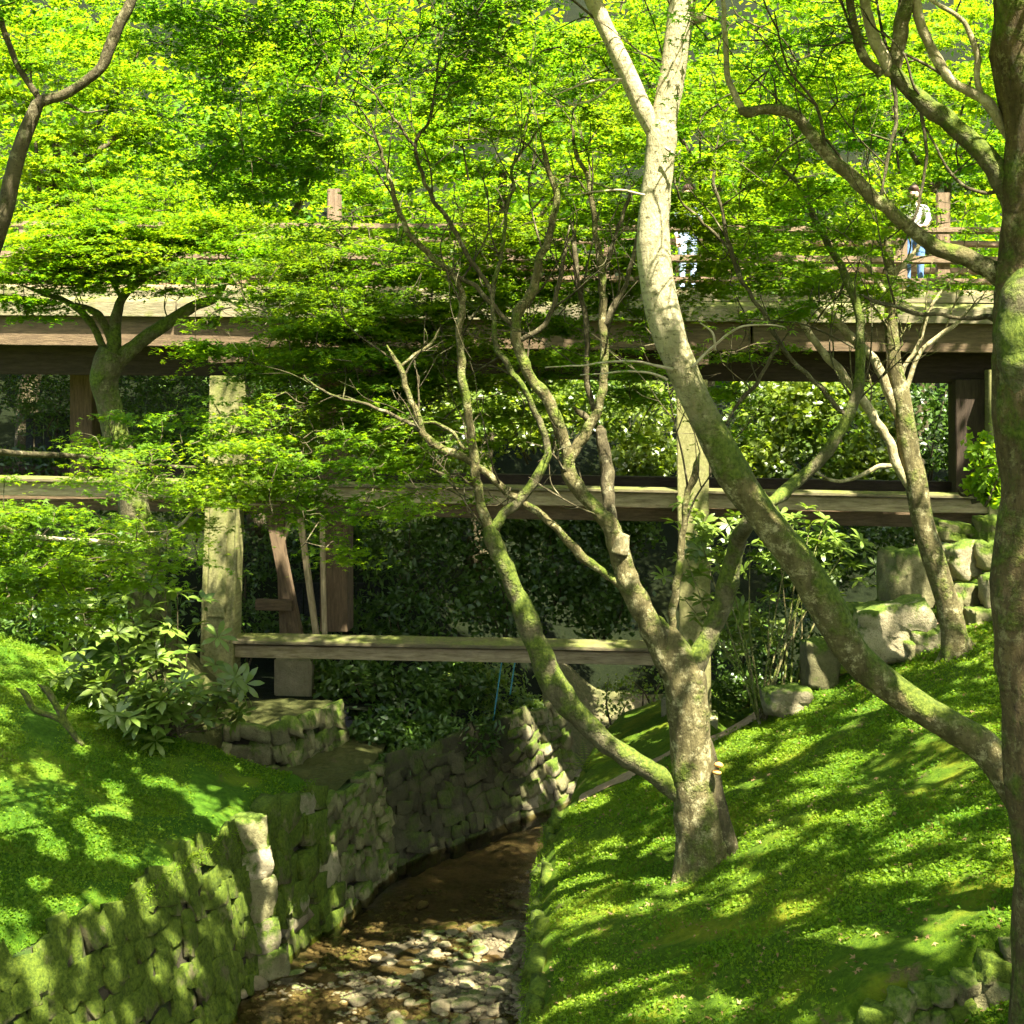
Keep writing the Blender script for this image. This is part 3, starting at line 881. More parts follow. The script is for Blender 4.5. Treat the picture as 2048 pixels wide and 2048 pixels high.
bm.verts.ensure_lookup_table(); gv0 = np.array([v.co for v in bm.verts]); gt0 = np.array([[v.index for v in f.verts] for f in bm.faces]); bm.free()
gp = []
for _ in range(7000):
    Y = 17.6 + 6.4 * rs.random(); l, r = stream_lr(Y); t = rs.random() ** .75; x = l + .4 + (r - l - .65) * t
    if Y > 22.4 and rs.random() < .7: continue
    if fbm(x, Y, 1.3, 6.0, 2) < -.15: continue
    gp.append((x, Y, bed_z(x, Y) + .006, rs.uniform(.012, .05)))
gp = np.array(gp); k = len(gp)
rot = rng.random(k) * 6.28; sx, sy, sz = gp[:, 3] * rng.uniform(.8, 1.5, k), gp[:, 3] * rng.uniform(.7, 1.1, k), gp[:, 3] * rng.uniform(.4, .7, k)
v = gv0[None] * (1 + .2 * rng.normal(size=(k, len(gv0), 1))) * np.stack([sx, sy, sz], 1)[:, None]
v = np.stack([v[..., 0] * np.cos(rot)[:, None] - v[..., 1] * np.sin(rot)[:, None], v[..., 0] * np.sin(rot)[:, None] + v[..., 1] * np.cos(rot)[:, None], v[..., 2]], 2) + gp[:, None, :3]
g = tri_mesh("gravel", v.reshape(-1, 3), (np.arange(k) * len(gv0))[:, None, None].repeat(len(gt0), 1).repeat(3, 2).reshape(-1, 3) + np.tile(gt0, (k, 1)), M['pebble'], smooth=True)
tag(g, "loose gravel strewn over the shallow stream bed", "gravel")
for (px, py, Y, s) in [(500, 1975, 19.8, .16), (470, 1990, 19.5, .12)]:
    put("river_stone", PEBBLES[1], Matrix.Translation(Vector(P(px, py, Y))) @ Matrix.Diagonal((s * 1.5, s, s, 1)), bed)

# ------------------------------------------------------------------ the timber bridge
def Yb(px): return 27.0 - 2.0 * px / 2048.0
def bp(px, py, back=0.0):
    """a place on the bridge's near face, moved back across the bridge"""
    p = P(px, py, Yb(px))
    return p + np.array([.121, .993, 0]) * back
ax_dir = Vector(bp(2048, 700) - bp(0, 700)).normalized()
bridge = empty("timber_bridge", tuple(bp(436, 1368)), "long weathered timber footbridge on tall posts over the stream", "bridge")

def beam(name, a, b, w, h, mat, parent, slope=0.0, bev=.012, segs=1):
    """box from a to b (centre line of near-face middle), w deep (into the bridge), h high; slope tips the near edge down"""
    a, b = Vector(a), Vector(b)
    t = (b - a).normalized()
    up = Vector((0, 0, 1)); 
    if abs(t.z) > .8: up = Vector((.121, .993, 0))
    side = t.cross(up).normalized(); up = side.cross(t).normalized()
    bm = bmesh.new()
    bmesh.ops.create_cube(bm, size=1.0)
    L = (b - a).length
    bmesh.ops.scale(bm, vec=(L, w, h), verts=bm.verts)
    if segs > 1:
        ed = [e for e in bm.edges if abs((e.verts[0].co - e.verts[1].co).normalized().x) > .9]
        bmesh.ops.subdivide_edges(bm, edges=ed, cuts=segs - 1)
    bmesh.ops.bevel(bm, geom=[e for e in bm.edges if e.calc_face_angle(0) > .5], offset=bev, segments=2, affect='EDGES', clamp_overlap=True)
    for v in bm.verts:
        q = v.co.copy()
        if slope: v.co.z += q.y * slope
        v.co += Vector(noise.noise_vector(Vector((q.x * .9 + a.x, q.y * 4 + a.z * 3, q.z * 4)))) * .008
    me = bpy.data.meshes.new(name)
    bm.to_mesh(me); bm.free()
    me.materials.append(M[mat])
    o = bpy.data.objects.new(name, me)
    link(o, parent)
    rot = Matrix((t, -side, up)).transposed().to_4x4()
    o.matrix_basis = Matrix.Translation((a + b) / 2) @ rot
    return o

X0, X1 = -330, 2420
def lin(x, ya, yb): return ya + (yb - ya) * x / 2048.0
def long_beam(name, top_l, top_r, bot_l, bot_r, back, depth, mat, slope=0, x0=X0, x1=X1, pieces=1, segs=24):
    for i in range(pieces):
        xa, xb = x0 + (x1 - x0) * i / pieces + (2 if i else 0), x0 + (x1 - x0) * (i + 1) / pieces - 2
        ya, yb_ = (lin(xa, top_l, top_r) + lin(xa, bot_l, bot_r)) / 2, (lin(xb, top_l, top_r) + lin(xb, bot_l, bot_r)) / 2
        h = (bot_l - top_l) * Yb((xa + xb) / 2) / F
        beam(name, bp(xa, ya, back + depth / 2), bp(xb, yb_, back + depth / 2), depth, h, mat, bridge, slope, segs=segs)

# deck edge: two overlapping weather boards, the edge beam below them and the dark girders behind
long_beam("deck", 566, 582, 586, 600, .10, 2.9, 'wood', pieces=1)
long_beam("weather_board", 572, 584, 590, 604, .02, .20, 'wood_cap', slope=.35, pieces=5)
long_beam("weather_board", 594, 612, 625, 643, -.16, .26, 'wood_cap', slope=.40, pieces=4)
long_beam("edge_beam", 629, 647, 690, 705, -.02, .26, 'wood_brown', pieces=3)
for bk in (.75, 1.5, 2.25):
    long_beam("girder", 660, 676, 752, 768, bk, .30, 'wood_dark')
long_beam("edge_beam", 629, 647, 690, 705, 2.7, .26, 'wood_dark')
for i in range(16):   # joists under the deck
    px = -250 + i * 165
    p = bp(px, lin(px, 640, 656), .35)
    beam("joist", p, p + np.array([.121, .993, 0]) * 2.2, .16, .22, 'wood_dark', bridge)

# tie beams with mossy caps
long_beam("cap_board", 954, 991, 960, 997, -.10, .30, 'wood_capm', slope=.10, pieces=3)
long_beam("tie_beam", 963, 1001, 991, 1029, .02, .22, 'wood', pieces=3)
long_beam("lower_tie_beam", 993, 1034, 1022, 1064, .40, .26, 'wood_brown')
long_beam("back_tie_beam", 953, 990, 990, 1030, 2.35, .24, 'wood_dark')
def low_y(px, d): return 1270 + d + (px - 467) * .019
beam("cap_board", bp(462, low_y(462, 8), .07), bp(1400, low_y(1400, 8), .07), .40, .06, 'wood_capm', bridge, .16, segs=20)
beam("tie_beam", bp(465, low_y(465, 33), .13), bp(1400, low_y(1400, 33), .13), .22, .20, 'wood', bridge, segs=20)

def post(px_t, py_t, px_b, py_b, w, back, mat, name="post", parent=bridge, d=None):
    wm = w * Yb(px_t) / F
    a, b = Vector(bp(px_b, py_b, back)), Vector(bp(px_t, py_t, back))
    o = beam(name, a, b, d or wm, wm, mat, parent, segs=14)
    return o
# near row of posts
p1 = post(452, 752, 438, 1368, 60, .14, 'wood_post')
post(450, 690, 452, 726, 66, .17, 'wood_brown', name="post_head")
for e in (-31, 31):   # battens nailed along the weathered post
    beam("batten", bp(436 + e * .95, 1340, -.10), bp(450 + e, 960, -.10), .05, .07, 'wood_post', p1 if False else bridge, segs=8)
beam("patch_board", bp(437, 1232, -.125), bp(443, 1010, -.125), .30, .03, 'wood_post', bridge, segs=8)
post(1384, 760, 1392, 1440, 62, .14, 'wood_post')
post(1384, 695, 1384, 730, 66, .17, 'wood_brown', name="post_head")
post(2004, 740, 2004, 1075, 54, .14, 'wood_post')
post(-520, 740, -520, 1260, 60, .14, 'wood_post')
# far row
for px, pyb, w in ((60, 1235, 52), (606, 1310, 62), (1378, 1400, 44), (1990, 1020, 80)):
    wm = w * 26 / F
    a, b = Vector(bp(px, pyb, 2.4)), Vector(bp(px, 745, 2.4))
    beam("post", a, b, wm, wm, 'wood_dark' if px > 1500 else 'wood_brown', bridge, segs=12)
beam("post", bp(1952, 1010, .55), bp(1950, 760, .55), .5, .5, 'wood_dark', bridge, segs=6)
# struts by the left post
for (xa, ya, xb, yb_, w, mt) in [(552, 1330, 488, 1010, .20, 'wood_brown'), (548, 1322, 500, 1098, .09, 'wood'), (590, 1320, 552, 1035, .10, 'wood'), (606, 1320, 600, 1035, .08, 'wood'), (512, 1119, 533, 1060, .09, 'wood'), (524, 1330, 510, 1010, .16, 'wood_brown')]:
    beam("strut", bp(xa, ya, 1.5), bp(xb, yb_, 1.5), w, w, mt, bridge, segs=8)
beam("cross_brace", bp(468, 1233, 1.3), bp(545, 1236, 1.3), .14, .18, 'wood_brown', bridge, segs=4)
beam("cross_tie", bp(455, 985, .3), bp(455, 985, 2.5), .2, .24, 'wood_dark', bridge)
beam("cross_tie", bp(1384, 1000, .3), bp(1384, 1000, 2.5), .2, .24, 'wood_dark', bridge)
beam("diagonal_brace", bp(90, 700, .9), bp(190, 745, .9), .08, .08, 'wood_brown', bridge)
# footings
def footing(px, py_t, py_b, w, back):
    wm = w * 26.5 / F
    a, b = Vector(bp(px, py_b, back)), Vector(bp(px, py_t, back))
    beam("footing", a, b, wm, wm, 'concrete', bridge, bev=.03)
footing(548, 1345, 1450, 80, 1.5)
footing(1340, 1418, 1500, 40, 1.0); footing(1336, 1490, 1580, 62, 1.0)
footing(438, 1362, 1400, 82, .14)
footing(1394, 1432, 1560, 80, .14)
# railing
def rail(name, yl, yr, back, h, mat, x0=X0, x1=X1):
    beam(name, bp(x0, lin(x0, yl, yr), back), bp(x1, lin(x1, yl, yr), back), .12, h, mat, bridge, segs=24, bev=.03)
rail("top_rail", 446, 460, .25, .11, 'wood_rail')
rail("middle_rail", 508, 520, .25, .13, 'wood_rail')
rail("low_rail", 548, 563, .25, .10, 'wood_rail')
for i in range(10):
    px = -270 + i * 295 + (12 if i % 2 else 0)
    if i == 3: px = 655
    beam("rail_post", bp(px, lin(px, 572, 586), .27), bp(px, lin(px, 440, 452), .27), .17, .17, 'wood_rail', bridge, segs=5)
for px, yt in ((655, 372), (1895, 380), (2180, 300), (-260, 360)):
    beam("rail_post", bp(px, lin(px, 566, 580), .50), bp(px, yt, .50), .20, .20, 'wood_rail', bridge, segs=6)
rail("top_rail", 452, 466, 2.7, .11, 'wood_rail'); rail("low_rail", 512, 526, 2.7, .12, 'wood_rail')
for i in range(10):
    px = -200 + i * 295
    beam("rail_post", bp(px, lin(px, 572, 586), 2.72), bp(px, lin(px, 445, 458), 2.72), .17, .17, 'wood_rail', bridge)

# ------------------------------------------------------------------ fences and small things behind the bridge
def fence(px0, px1, yt, ybm, Y, label, n):
    a, b = P(px0, ybm, Y), P(px1, ybm, Y)
    h = (ybm - yt) * Y / F
    root = empty("board_fence", tuple(a), label, "fence")
    w = (b[0] - a[0]) / n
    for i in range(n):
        x = a[0] + w * (i + .5)
        beam("board", (x, Y, a[2]), (x, Y, a[2] + h * random.uniform(.98, 1.0)), w * .90, .025, 'fence', root)
    for k in (.2, .97):
        beam("rail", (a[0], Y - .04, a[2] + h * k), (b[0], Y - .04, b[2] + h * k), .05, .09, 'fence', root)
fence(50, 215, 826, 985, 30.5, "dark board fence behind the mossy crooked tree", 9)
fence(590, 760, 1165, 1310, 30.5, "dark board fence in deep shade behind the leaning struts", 10)
pole_m = plain_mat("teal_pole", (.03, .17, .20), (.06, .26, .28), 20, .4)
for (xa, ya, xb, yb_, lab) in [(986, 1405, 1008, 1322, "thin teal pole with its foot lower on the far wall"), (1020, 1350, 1036, 1312, "short teal pole just below the lower beam")]:
    v, f = tube_geo(catmull([P(xa, ya + 40, 27.6), P(xb, yb_ - 30, 27.9)], 5), np.full(6, .012), 8)
    o = mesh_obj("pole", v, f, pole_m); tag(o, lab, "pole")

# ------------------------------------------------------------------ people on the bridge
skin_m = plain_mat("skin", (.50, .30, .21), (.58, .36, .26), 20, .6)
hair_m = plain_mat("hair", (.05, .028, .016), (.10, .05, .03), 60, .5)
blue_m = plain_mat("pale_blue_cloth", (.48, .60, .78), (.66, .75, .88), 14, .9, .1)
white_m = plain_mat("white_cloth", (.72, .71, .68), (.82, .81, .78), 14, .9, .1)
jean_m = plain_mat("blue_denim", (.10, .20, .42), (.17, .29, .52), 30, .9, .1)
pale_jean_m = plain_mat("light_trousers", (.42, .55, .76), (.55, .67, .86), 30, .9, .1)
shoe_m = plain_mat("shoe", (.03, .03, .03), (.07, .06, .06), 30, .6)

def person(loc, yaw, scale, label, joints, mats, hair_len):
    """one skinned body; joints: name -> (x, y, z, radius); +y is the way the person faces"""
    root = empty("person", loc, label, "person")
    edges = [("pelvis", "waist"), ("waist", "chest"), ("chest", "neck"), ("neck", "jaw"), ("jaw", "skull"), ("skull", "crown")]
    for s in "LR":
        edges += [("chest", "sh" + s), ("sh" + s, "el" + s), ("el" + s, "wr" + s), ("wr" + s, "pa" + s), ("pelvis", "hip" + s), ("hip" + s, "kn" + s), ("kn" + s, "an" + s), ("an" + s, "toe" + s)]
    J = dict(joints)
    for s in "LR":
        w, p = np.array(J["wr" + s][:3]), np.array(J["pa" + s][:3])
        d = (p - w) / (np.linalg.norm(p - w) + 1e-6)
        sd = np.cross(d, [0, 0, 1]); sd = sd / (np.linalg.norm(sd) + 1e-6)
        if np.linalg.norm(sd) < .5: sd = np.array([1., 0, 0])
        for i, (o, L) in enumerate(((-.030, .070), (-.010, .080), (.010, .075), (.030, .060))):
            k = p + sd * o + d * .03; t = k + d * L * .5 + np.array([0, 0, -.012]); e = t + d * L * .45 + np.array([0, 0, -.025])
            J[f"f{s}{i}a"] = (*k, .010); J[f"f{s}{i}b"] = (*t, .009); J[f"f{s}{i}c"] = (*e, .008)
            edges += [("pa" + s, f"f{s}{i}a"), (f"f{s}{i}a", f"f{s}{i}b"), (f"f{s}{i}b", f"f{s}{i}c")]
        k = p - sd * .05 - d * .02; e = k - sd * .012 + d * .045
        J[f"t{s}a"] = (*k, .011); J[f"t{s}b"] = (*e, .009)
        edges += [("pa" + s, f"t{s}a"), (f"t{s}a", f"t{s}b")]
    names = list(J)
    me = bpy.data.meshes.new("body")
    me.from_pydata([J[n][:3] for n in names], [(names.index(a), names.index(b)) for a, b in edges], [])
    o = bpy.data.objects.new("body", me); scene.collection.objects.link(o)
    sm = o.modifiers.new("skin", 'SKIN'); sm.use_smooth_shade = True
    o.modifiers.new("sub", 'SUBSURF').levels = 2
    for i, n_ in enumerate(names):
        sv = me.skin_vertices[0].data[i]; r = J[n_][3]
        sv.radius = (r, r * .82) if n_ in ("pelvis", "waist", "chest") else (r, r)
        sv.use_root = n_ == "pelvis"
    dg = bpy.context.evaluated_depsgraph_get()
    nm = bpy.data.meshes.new_from_object(o.evaluated_get(dg))
    bpy.data.objects.remove(o)
    nm.name = "body"
    nm.materials.clear()
    for m_ in mats: nm.materials.append(m_)          # skin, shirt, trousers, shoe
    wz = J["pelvis"][2] + .02
    for pl in nm.polygons:
        c = pl.center
        nz = J["neck"][2]
        dh = min(math.dist(c, J["wr" + s][:3]) for s in "LR"); dp = min(math.dist(c, J["pa" + s][:3]) for s in "LR")
        if c.z < .09: pl.material_index = 3
        elif dp < .13: pl.material_index = 0
        elif c.z < wz and dp > .16: pl.material_index = 2
        elif c.z > nz + .01 and abs(c.x - J["neck"][0]) < .13 and abs(c.y - J["neck"][1]) < .2: pl.material_index = 0
        else: pl.material_index = 1
        pl.use_smooth = True
    hd = np.array(J["skull"][:3])
    Mw = Matrix.Translation(Vector(loc)) @ Matrix.Rotation(yaw, 4, 'Z') @ Matrix.Scale(scale, 4)
    body = bpy.data.objects.new("body", nm); link(body, root); body.matrix_basis = Mw
    def lump(name, c, sc, mat, cut=None):
        bm = bmesh.new(); bmesh.ops.create_uvsphere(bm, u_segments=16, v_segments=12, radius=1)
        for v in bm.verts:
            v.co = Vector((v.co.x * sc[0], v.co.y * sc[1], v.co.z * sc[2]))
            if cut is not None and v.co.y > cut and v.co.z < sc[2] * .35: v.co.y = cut
            v.co += Vector(c)
        m2 = bpy.data.meshes.new(name); bm.to_mesh(m2); bm.free()
        m2.polygons.foreach_set("use_smooth", [True] * len(m2.polygons)); m2.materials.append(mat)
        q = bpy.data.objects.new(name, m2); link(q, root); q.matrix_basis = Mw
    lump("hair", hd + np.array([0, -.022, .035 - hair_len * .25]), (.098, .112, .105 + hair_len * .5), hair_m, .035)
    lump("nose", hd + np.array([0, .108, -.01]), (.014, .018, .022), skin_m)
    for sx in (-1, 1):
        lump("eye", hd + np.array([sx * .034, .094, .018]), (.014, .010, .008), hair_m)
        lump("ear", hd + np.array([sx * .092, -.005, .0]), (.012, .022, .032), skin_m)
    lump("mouth", hd + np.array([0, .094, -.055]), (.026, .010, .007), plain_mat("lip", (.4, .14, .12), (.45, .18, .15)))
    return root
def stand_pose(arms):
    J = {"pelvis": (0, 0, .93, .135), "waist": (0, 0, 1.06, .125), "chest": (0, .0, 1.30, .145), "neck": (0, .0, 1.45, .055), "jaw": (0, .02, 1.52, .068), "skull": (0, .01, 1.60, .092), "crown": (0, .0, 1.66, .075)}
    for s, k in (("L", 1), ("R", -1)):
        J["hip" + s] = (.095 * k, 0, .86, .095); J["kn" + s] = (.10 * k, .01, .48, .062); J["an" + s] = (.10 * k, -.01, .08, .042); J["toe" + s] = (.11 * k, .14, .035, .038)
        J["sh" + s] = (.185 * k, 0, 1.375, .062)
        e, w, p = arms[s]
        J["el" + s] = (*e, .043); J["wr" + s] = (*w, .030); J["pa" + s] = (*p, .030)
    return J
d1 = bp(1374, lin(1374, 570, 586), .75)
person((d1[0], d1[1], d1[2]), R(200), 1.0, "person in a pale blue shirt and light trousers behind the bridge rail",
       stand_pose({"L": ((.24, -.05, 1.10), (.25, .10, .90), (.25, .15, .82)), "R": ((-.24, -.02, 1.10), (-.20, .16, 1.02), (-.17, .24, 1.02))}),
       [skin_m, blue_m, pale_jean_m, shoe_m], .06)
d2 = bp(1838, lin(1838, 570, 586), .62)
J2 = stand_pose({"L": ((.23, .22, 1.16), (.16, .42, 1.04), (.12, .49, 1.04)), "R": ((-.23, .20, 1.16), (-.16, .42, 1.04), (-.12, .49, 1.04))})
for k_ in list(J2):        # leaning forward on the rail
    x_, y_, z_, r_ = J2[k_]
    if z_ > 1.0 and k_[:2] not in ("wr", "pa", "el"): J2[k_] = (x_, y_ + (z_ - 1.0) * .30, z_ - (z_ - 1.0) * .06, r_)
person((d2[0], d2[1], d2[2]), R(165), 1.0, "person in a white shirt and blue jeans leaning on the bridge rail",
       J2, [skin_m, white_m, jean_m, shoe_m], .08)

# ------------------------------------------------------------------ trees
def tree(name, label, base, group=None):
    return empty(name, base, label, "tree", group)
def ground_at(x, Y): return zr_xy(x, Y) if x > xr(Y) else zl_xy(x, Y)

# --- the big maple that leans in from the right
YA = 13.4
gA = np.array([4.55, 13.2, zr_xy(4.55, 13.2) - .15])
tA = tree("maple_tree", "big pale-barked maple leaning in from the lower right and forking above", gA)
pa = [P(2010, 1540, 13.3), P(1920, 1462, 13.35)]
tr = [(gA[0] / gA[1] * F + 1024, -gA[2] / gA[1] * F + HY, 150, 13.2), (2075, 1640, 118, 13.25), (1985, 1512, 104, 13.3), (1900, 1452, 96, 13.35), (1806, 1393, 92), (1710, 1312, 94), (1649, 1205, 96), (1600, 1130, 92), (1552, 1066, 90), (1475, 962, 92), (1436, 890, 82), (1397, 813, 76), (1365, 740, 76), (1339, 670, 78), (1320, 600, 80), (1309, 520, 75), (1307, 455, 71), (1311, 390, 68), (1318, 331, 66), (1324, 270, 68), (1325, 240, 52), (1326, 215, 26), (1326, 200, 6)]
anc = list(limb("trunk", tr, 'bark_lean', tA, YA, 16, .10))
for sp in [[(1322, 285, 58), (1332, 215, 58), (1345, 145, 58), (1357, 60, 60), (1366, 0, 60), (1385, -110, 52), (1420, -260, 42), (1450, -420, 30)],
           [(1322, 290, 44), (1300, 245, 48), (1283, 212, 47), (1254, 145, 46), (1221, 75, 44), (1190, 8, 42), (1150, -90, 38), (1080, -220, 30), (1000, -330, 22)],
           [(1366, 30, 30), (1398, 38, 34), (1408, 28, 26)], [(1400, -150, 30), (1480, -240, 24, 12.8), (1600, -330, 16, 12.2)], [(1130, -120, 24), (1150, -260, 20, 14), (1180, -400, 14, 14.6)]]:
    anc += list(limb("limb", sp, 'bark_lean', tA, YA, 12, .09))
anc += list(limb("branch", [(1245, 160, 9), (1200, 160, 7), (1165, 168, 5), (1110, 190, 4)], 'twig_pale', tA, 13.2, 6, 0))
anc += list(limb("branch", [(1330, 295, 8), (1352, 310, 7), (1362, 300, 6)], 'twig_pale', tA, 13.2, 6, 0))
for g in [(1475, 950, 40, 20), (1462, 975, 26, 14)]:
    pass
crown(tA, [(1150, -250, 13.5, 500, 180, 2.0, 90), (1500, -330, 12.5, 450, 190, 2.2, 90), (1250, -120, 14.5, 300, 60, 1.2, 26), (1180, 110, 14.2, 120, 60, .8, 16), (900, -120, 13.8, 260, 90, 1.2, 40)],
      anc, 'maple_deep', 'star3', .085, .5, 46)

mleaf = bpy.data.meshes.new("maple_leaf")
lv, lf_ = [(0, 0, 0)], []
for i, (a_, r_) in enumerate(((-140, .25), (-95, .55), (-48, .82), (0, 1.0), (48, .82), (95, .55), (140, .25))):
    for da, rr, dz in ((-17, .30, .0), (-7, .62, -.02), (0, 1.0, -.16), (7, .62, -.02), (17, .30, .0)):
        q = R(a_ + da); lv.append((r_ * rr * math.sin(q), r_ * rr * math.cos(q), dz * r_))
    k0 = 1 + i * 5
    lf_ += [(0, k0, k0 + 1), (0, k0 + 1, k0 + 3), (k0 + 1, k0 + 2, k0 + 3), (0, k0 + 3, k0 + 4)]
mleaf.from_pydata(lv, [], lf_); mleaf.materials.append(M['maple'])
at_ = mleaf.attributes.new("rnd", 'FLOAT', 'POINT'); at_.data.foreach_set("value", [.45] * len(lv))
rs = random.Random(21)
for sp, Y_, n_ in [([(1345, 740, 10), (1300, 728, 7), (1240, 722, 6), (1180, 728, 5), (1090, 735, 3)], 13.2, 22), ([(1335, 760, 8), (1290, 745, 6), (1240, 742, 5), (1160, 750, 3)], 13.0, 12), ([(1385, 735, 8), (1430, 690, 6), (1480, 655, 5), (1540, 650, 4), (1570, 655, 3)], 13.0, 16), ([(1430, 700, 6), (1425, 665, 5), (1400, 645, 3)], 13.0, 8), ([(1240, 160, 6), (1180, 200, 5), (1110, 215, 3)], 13.2, 12), ([(1290, 390, 6), (1230, 380, 5), (1130, 390, 3)], 13.2, 12)]:
    pth = limb("branch", sp, 'twig_pale', tA, Y_, 6, 0, .01)
    for i in range(n_):
        p_ = pth[rs.randint(len(pth) // 4, len(pth) - 1)] + np.array([rs.uniform(-.08, .08), rs.uniform(-.12, .12), rs.uniform(-.03, .03)])
        put("leaf", mleaf, Matrix.Translation(Vector(p_)) @ Matrix.Rotation(rs.uniform(0, 6.28), 4, 'Z') @ Matrix.Rotation(rs.uniform(-.5, .2), 4, 'X') @ Matrix.Rotation(rs.uniform(-.3, .3), 4, 'Y') @ Matrix.Scale(rs.uniform(.055, .085), 4), tA)

# --- the old maple at the right edge with its arching limbs
YB = 11.6
gB = np.array([3.92, 11.6, zr_xy(3.92, 11.6) - .2])
tB = tree("maple_tree", "old brown maple trunk at the right edge with one arching limb", gB)
anc = list(limb("trunk", [(2122, -gB[2] / gB[1] * F + HY, 230), (2112, 1750, 185), (2090, 1500, 175), (2076, 1250, 185), (2080, 1000, 175), (2075, 800, 200), (2078, 650, 210), (2084, 540, 190), (2090, 400, 165), (2080, 200, 180), (2068, 0, 190), (2060, -200, 140), (2040, -450, 110), (2000, -700, 70)], 'bark_brown', tB, YB, 20, .20))
limb("moss_collar", [(2062, 820, 50), (2052, 770, 110), (2048, 700, 130), (2046, 640, 130), (2050, 580, 110), (2060, 530, 50)], 'bark_moss', tB, 11.45, 14, .25, .02)
limbs_B = [[(2060, 610, 70), (2020, 570, 70), (1993, 546, 64), (1940, 517, 56), (1881, 496, 52), (1830, 462, 46), (1784, 426, 43), (1735, 385, 41), (1687, 341, 40), (1655, 310, 38), (1629, 275, 37), (1608, 245, 37), (1580, 224, 36), (1552, 217, 34), (1520, 219, 32), (1495, 226, 34), (1478, 222, 28)],
           [(2075, 470, 70), (2020, 395, 66), (1978, 325, 64), (1904, 250, 60), (1842, 201, 54), (1800, 158, 48), (1782, 138, 44)],
           [(2070, 330, 40), (2010, 262, 32), (1990, 222, 31), (1966, 194, 31), (1916, 170, 29), (1890, 140, 27), (1873, 112, 26), (1852, 70, 24), (1842, 43, 23), (1834, 0, 22), (1820, -120, 18), (1780, -260, 12)]]
mB = ['bark_lichen', 'bark_moss', 'bark_pale']
for sp, mt in zip(limbs_B, mB): anc += list(limb("limb", sp, mt, tB, 11.7, 12, .14, .018))
for sp, mt in [([(1786, 143, 36), (1797, 100, 36), (1803, 70, 35), (1813, 0, 36), (1820, -140, 30), (1800, -300, 20)], 'bark_lichen'),
               ([(1782, 150, 30), (1765, 110, 30), (1752, 85, 28), (1733, 20, 26), (1725, -60, 24), (1690, -220, 16)], 'bark_pale'),
               ([(1765, 150, 22), (1735, 125, 22), (1722, 100, 22), (1708, 45, 20), (1699, 0, 19), (1670, -120, 15)], 'bark_lichen'),
               ([(1966, 194, 16), (1958, 150, 15), (1954, 105, 15), (1935, 60, 14), (1915, 32, 13), (1861, 0, 11), (1800, -60, 8)], 'bark_pale'),
               ([(1484, 224, 20), (1466, 186, 17), (1454, 130, 14), (1451, 70, 12), (1447, 0, 11), (1440, -120, 9)], 'bark_pale'),
               ([(2010, 640, 20), (1992, 640, 17), (1974, 632, 14), (1930, 637, 11), (1881, 631, 11), (1830, 626, 11), (1792, 614, 10), (1750, 602, 9), (1722, 589, 8)], 'bark_dark'),
               ([(1992, 630, 14), (1994, 690, 14), (1998, 780, 16)], 'bark_pale'),
               ([(2030, 380, 12), (1960, 388, 9), (1900, 350, 8), (1870, 290, 6), (1840, 240, 5)], 'bark_dark'),
               ([(1785, 160, 12), (1790, 230, 10), (1770, 330, 9), (1760, 400, 8)], 'bark_dark'),
               ([(1840, 215, 9), (1850, 290, 9), (1846, 360, 8), (1830, 430, 7), (1800, 500, 6)], 'bark_dark')]:
    anc += list(limb("branch", sp, mt, tB, 11.7, 9, .12, .016))
crown(tB, [(1900, -260, 11.0, 500, 200, 2.2, 80), (2300, -260, 10.5, 350, 250, 2.5, 60), (1600, 60, 12.4, 160, 70, .9, 26), (1560, 150, 12.6, 110, 60, .7, 14), (1450, 250, 12.8, 80, 70, .6, 10), (1690, 260, 12.4, 90, 70, .6, 9), (1420, 60, 12.6, 80, 70, .6, 9), (1900, 330, 12.6, 60, 60, .5, 5), (1700, -150, 12.2, 260, 90, 1.0, 30), (2500, 0, 11.0, 250, 250, 2.2, 40)],
      anc, 'maple_deep', 'star', .075, .42, 56)

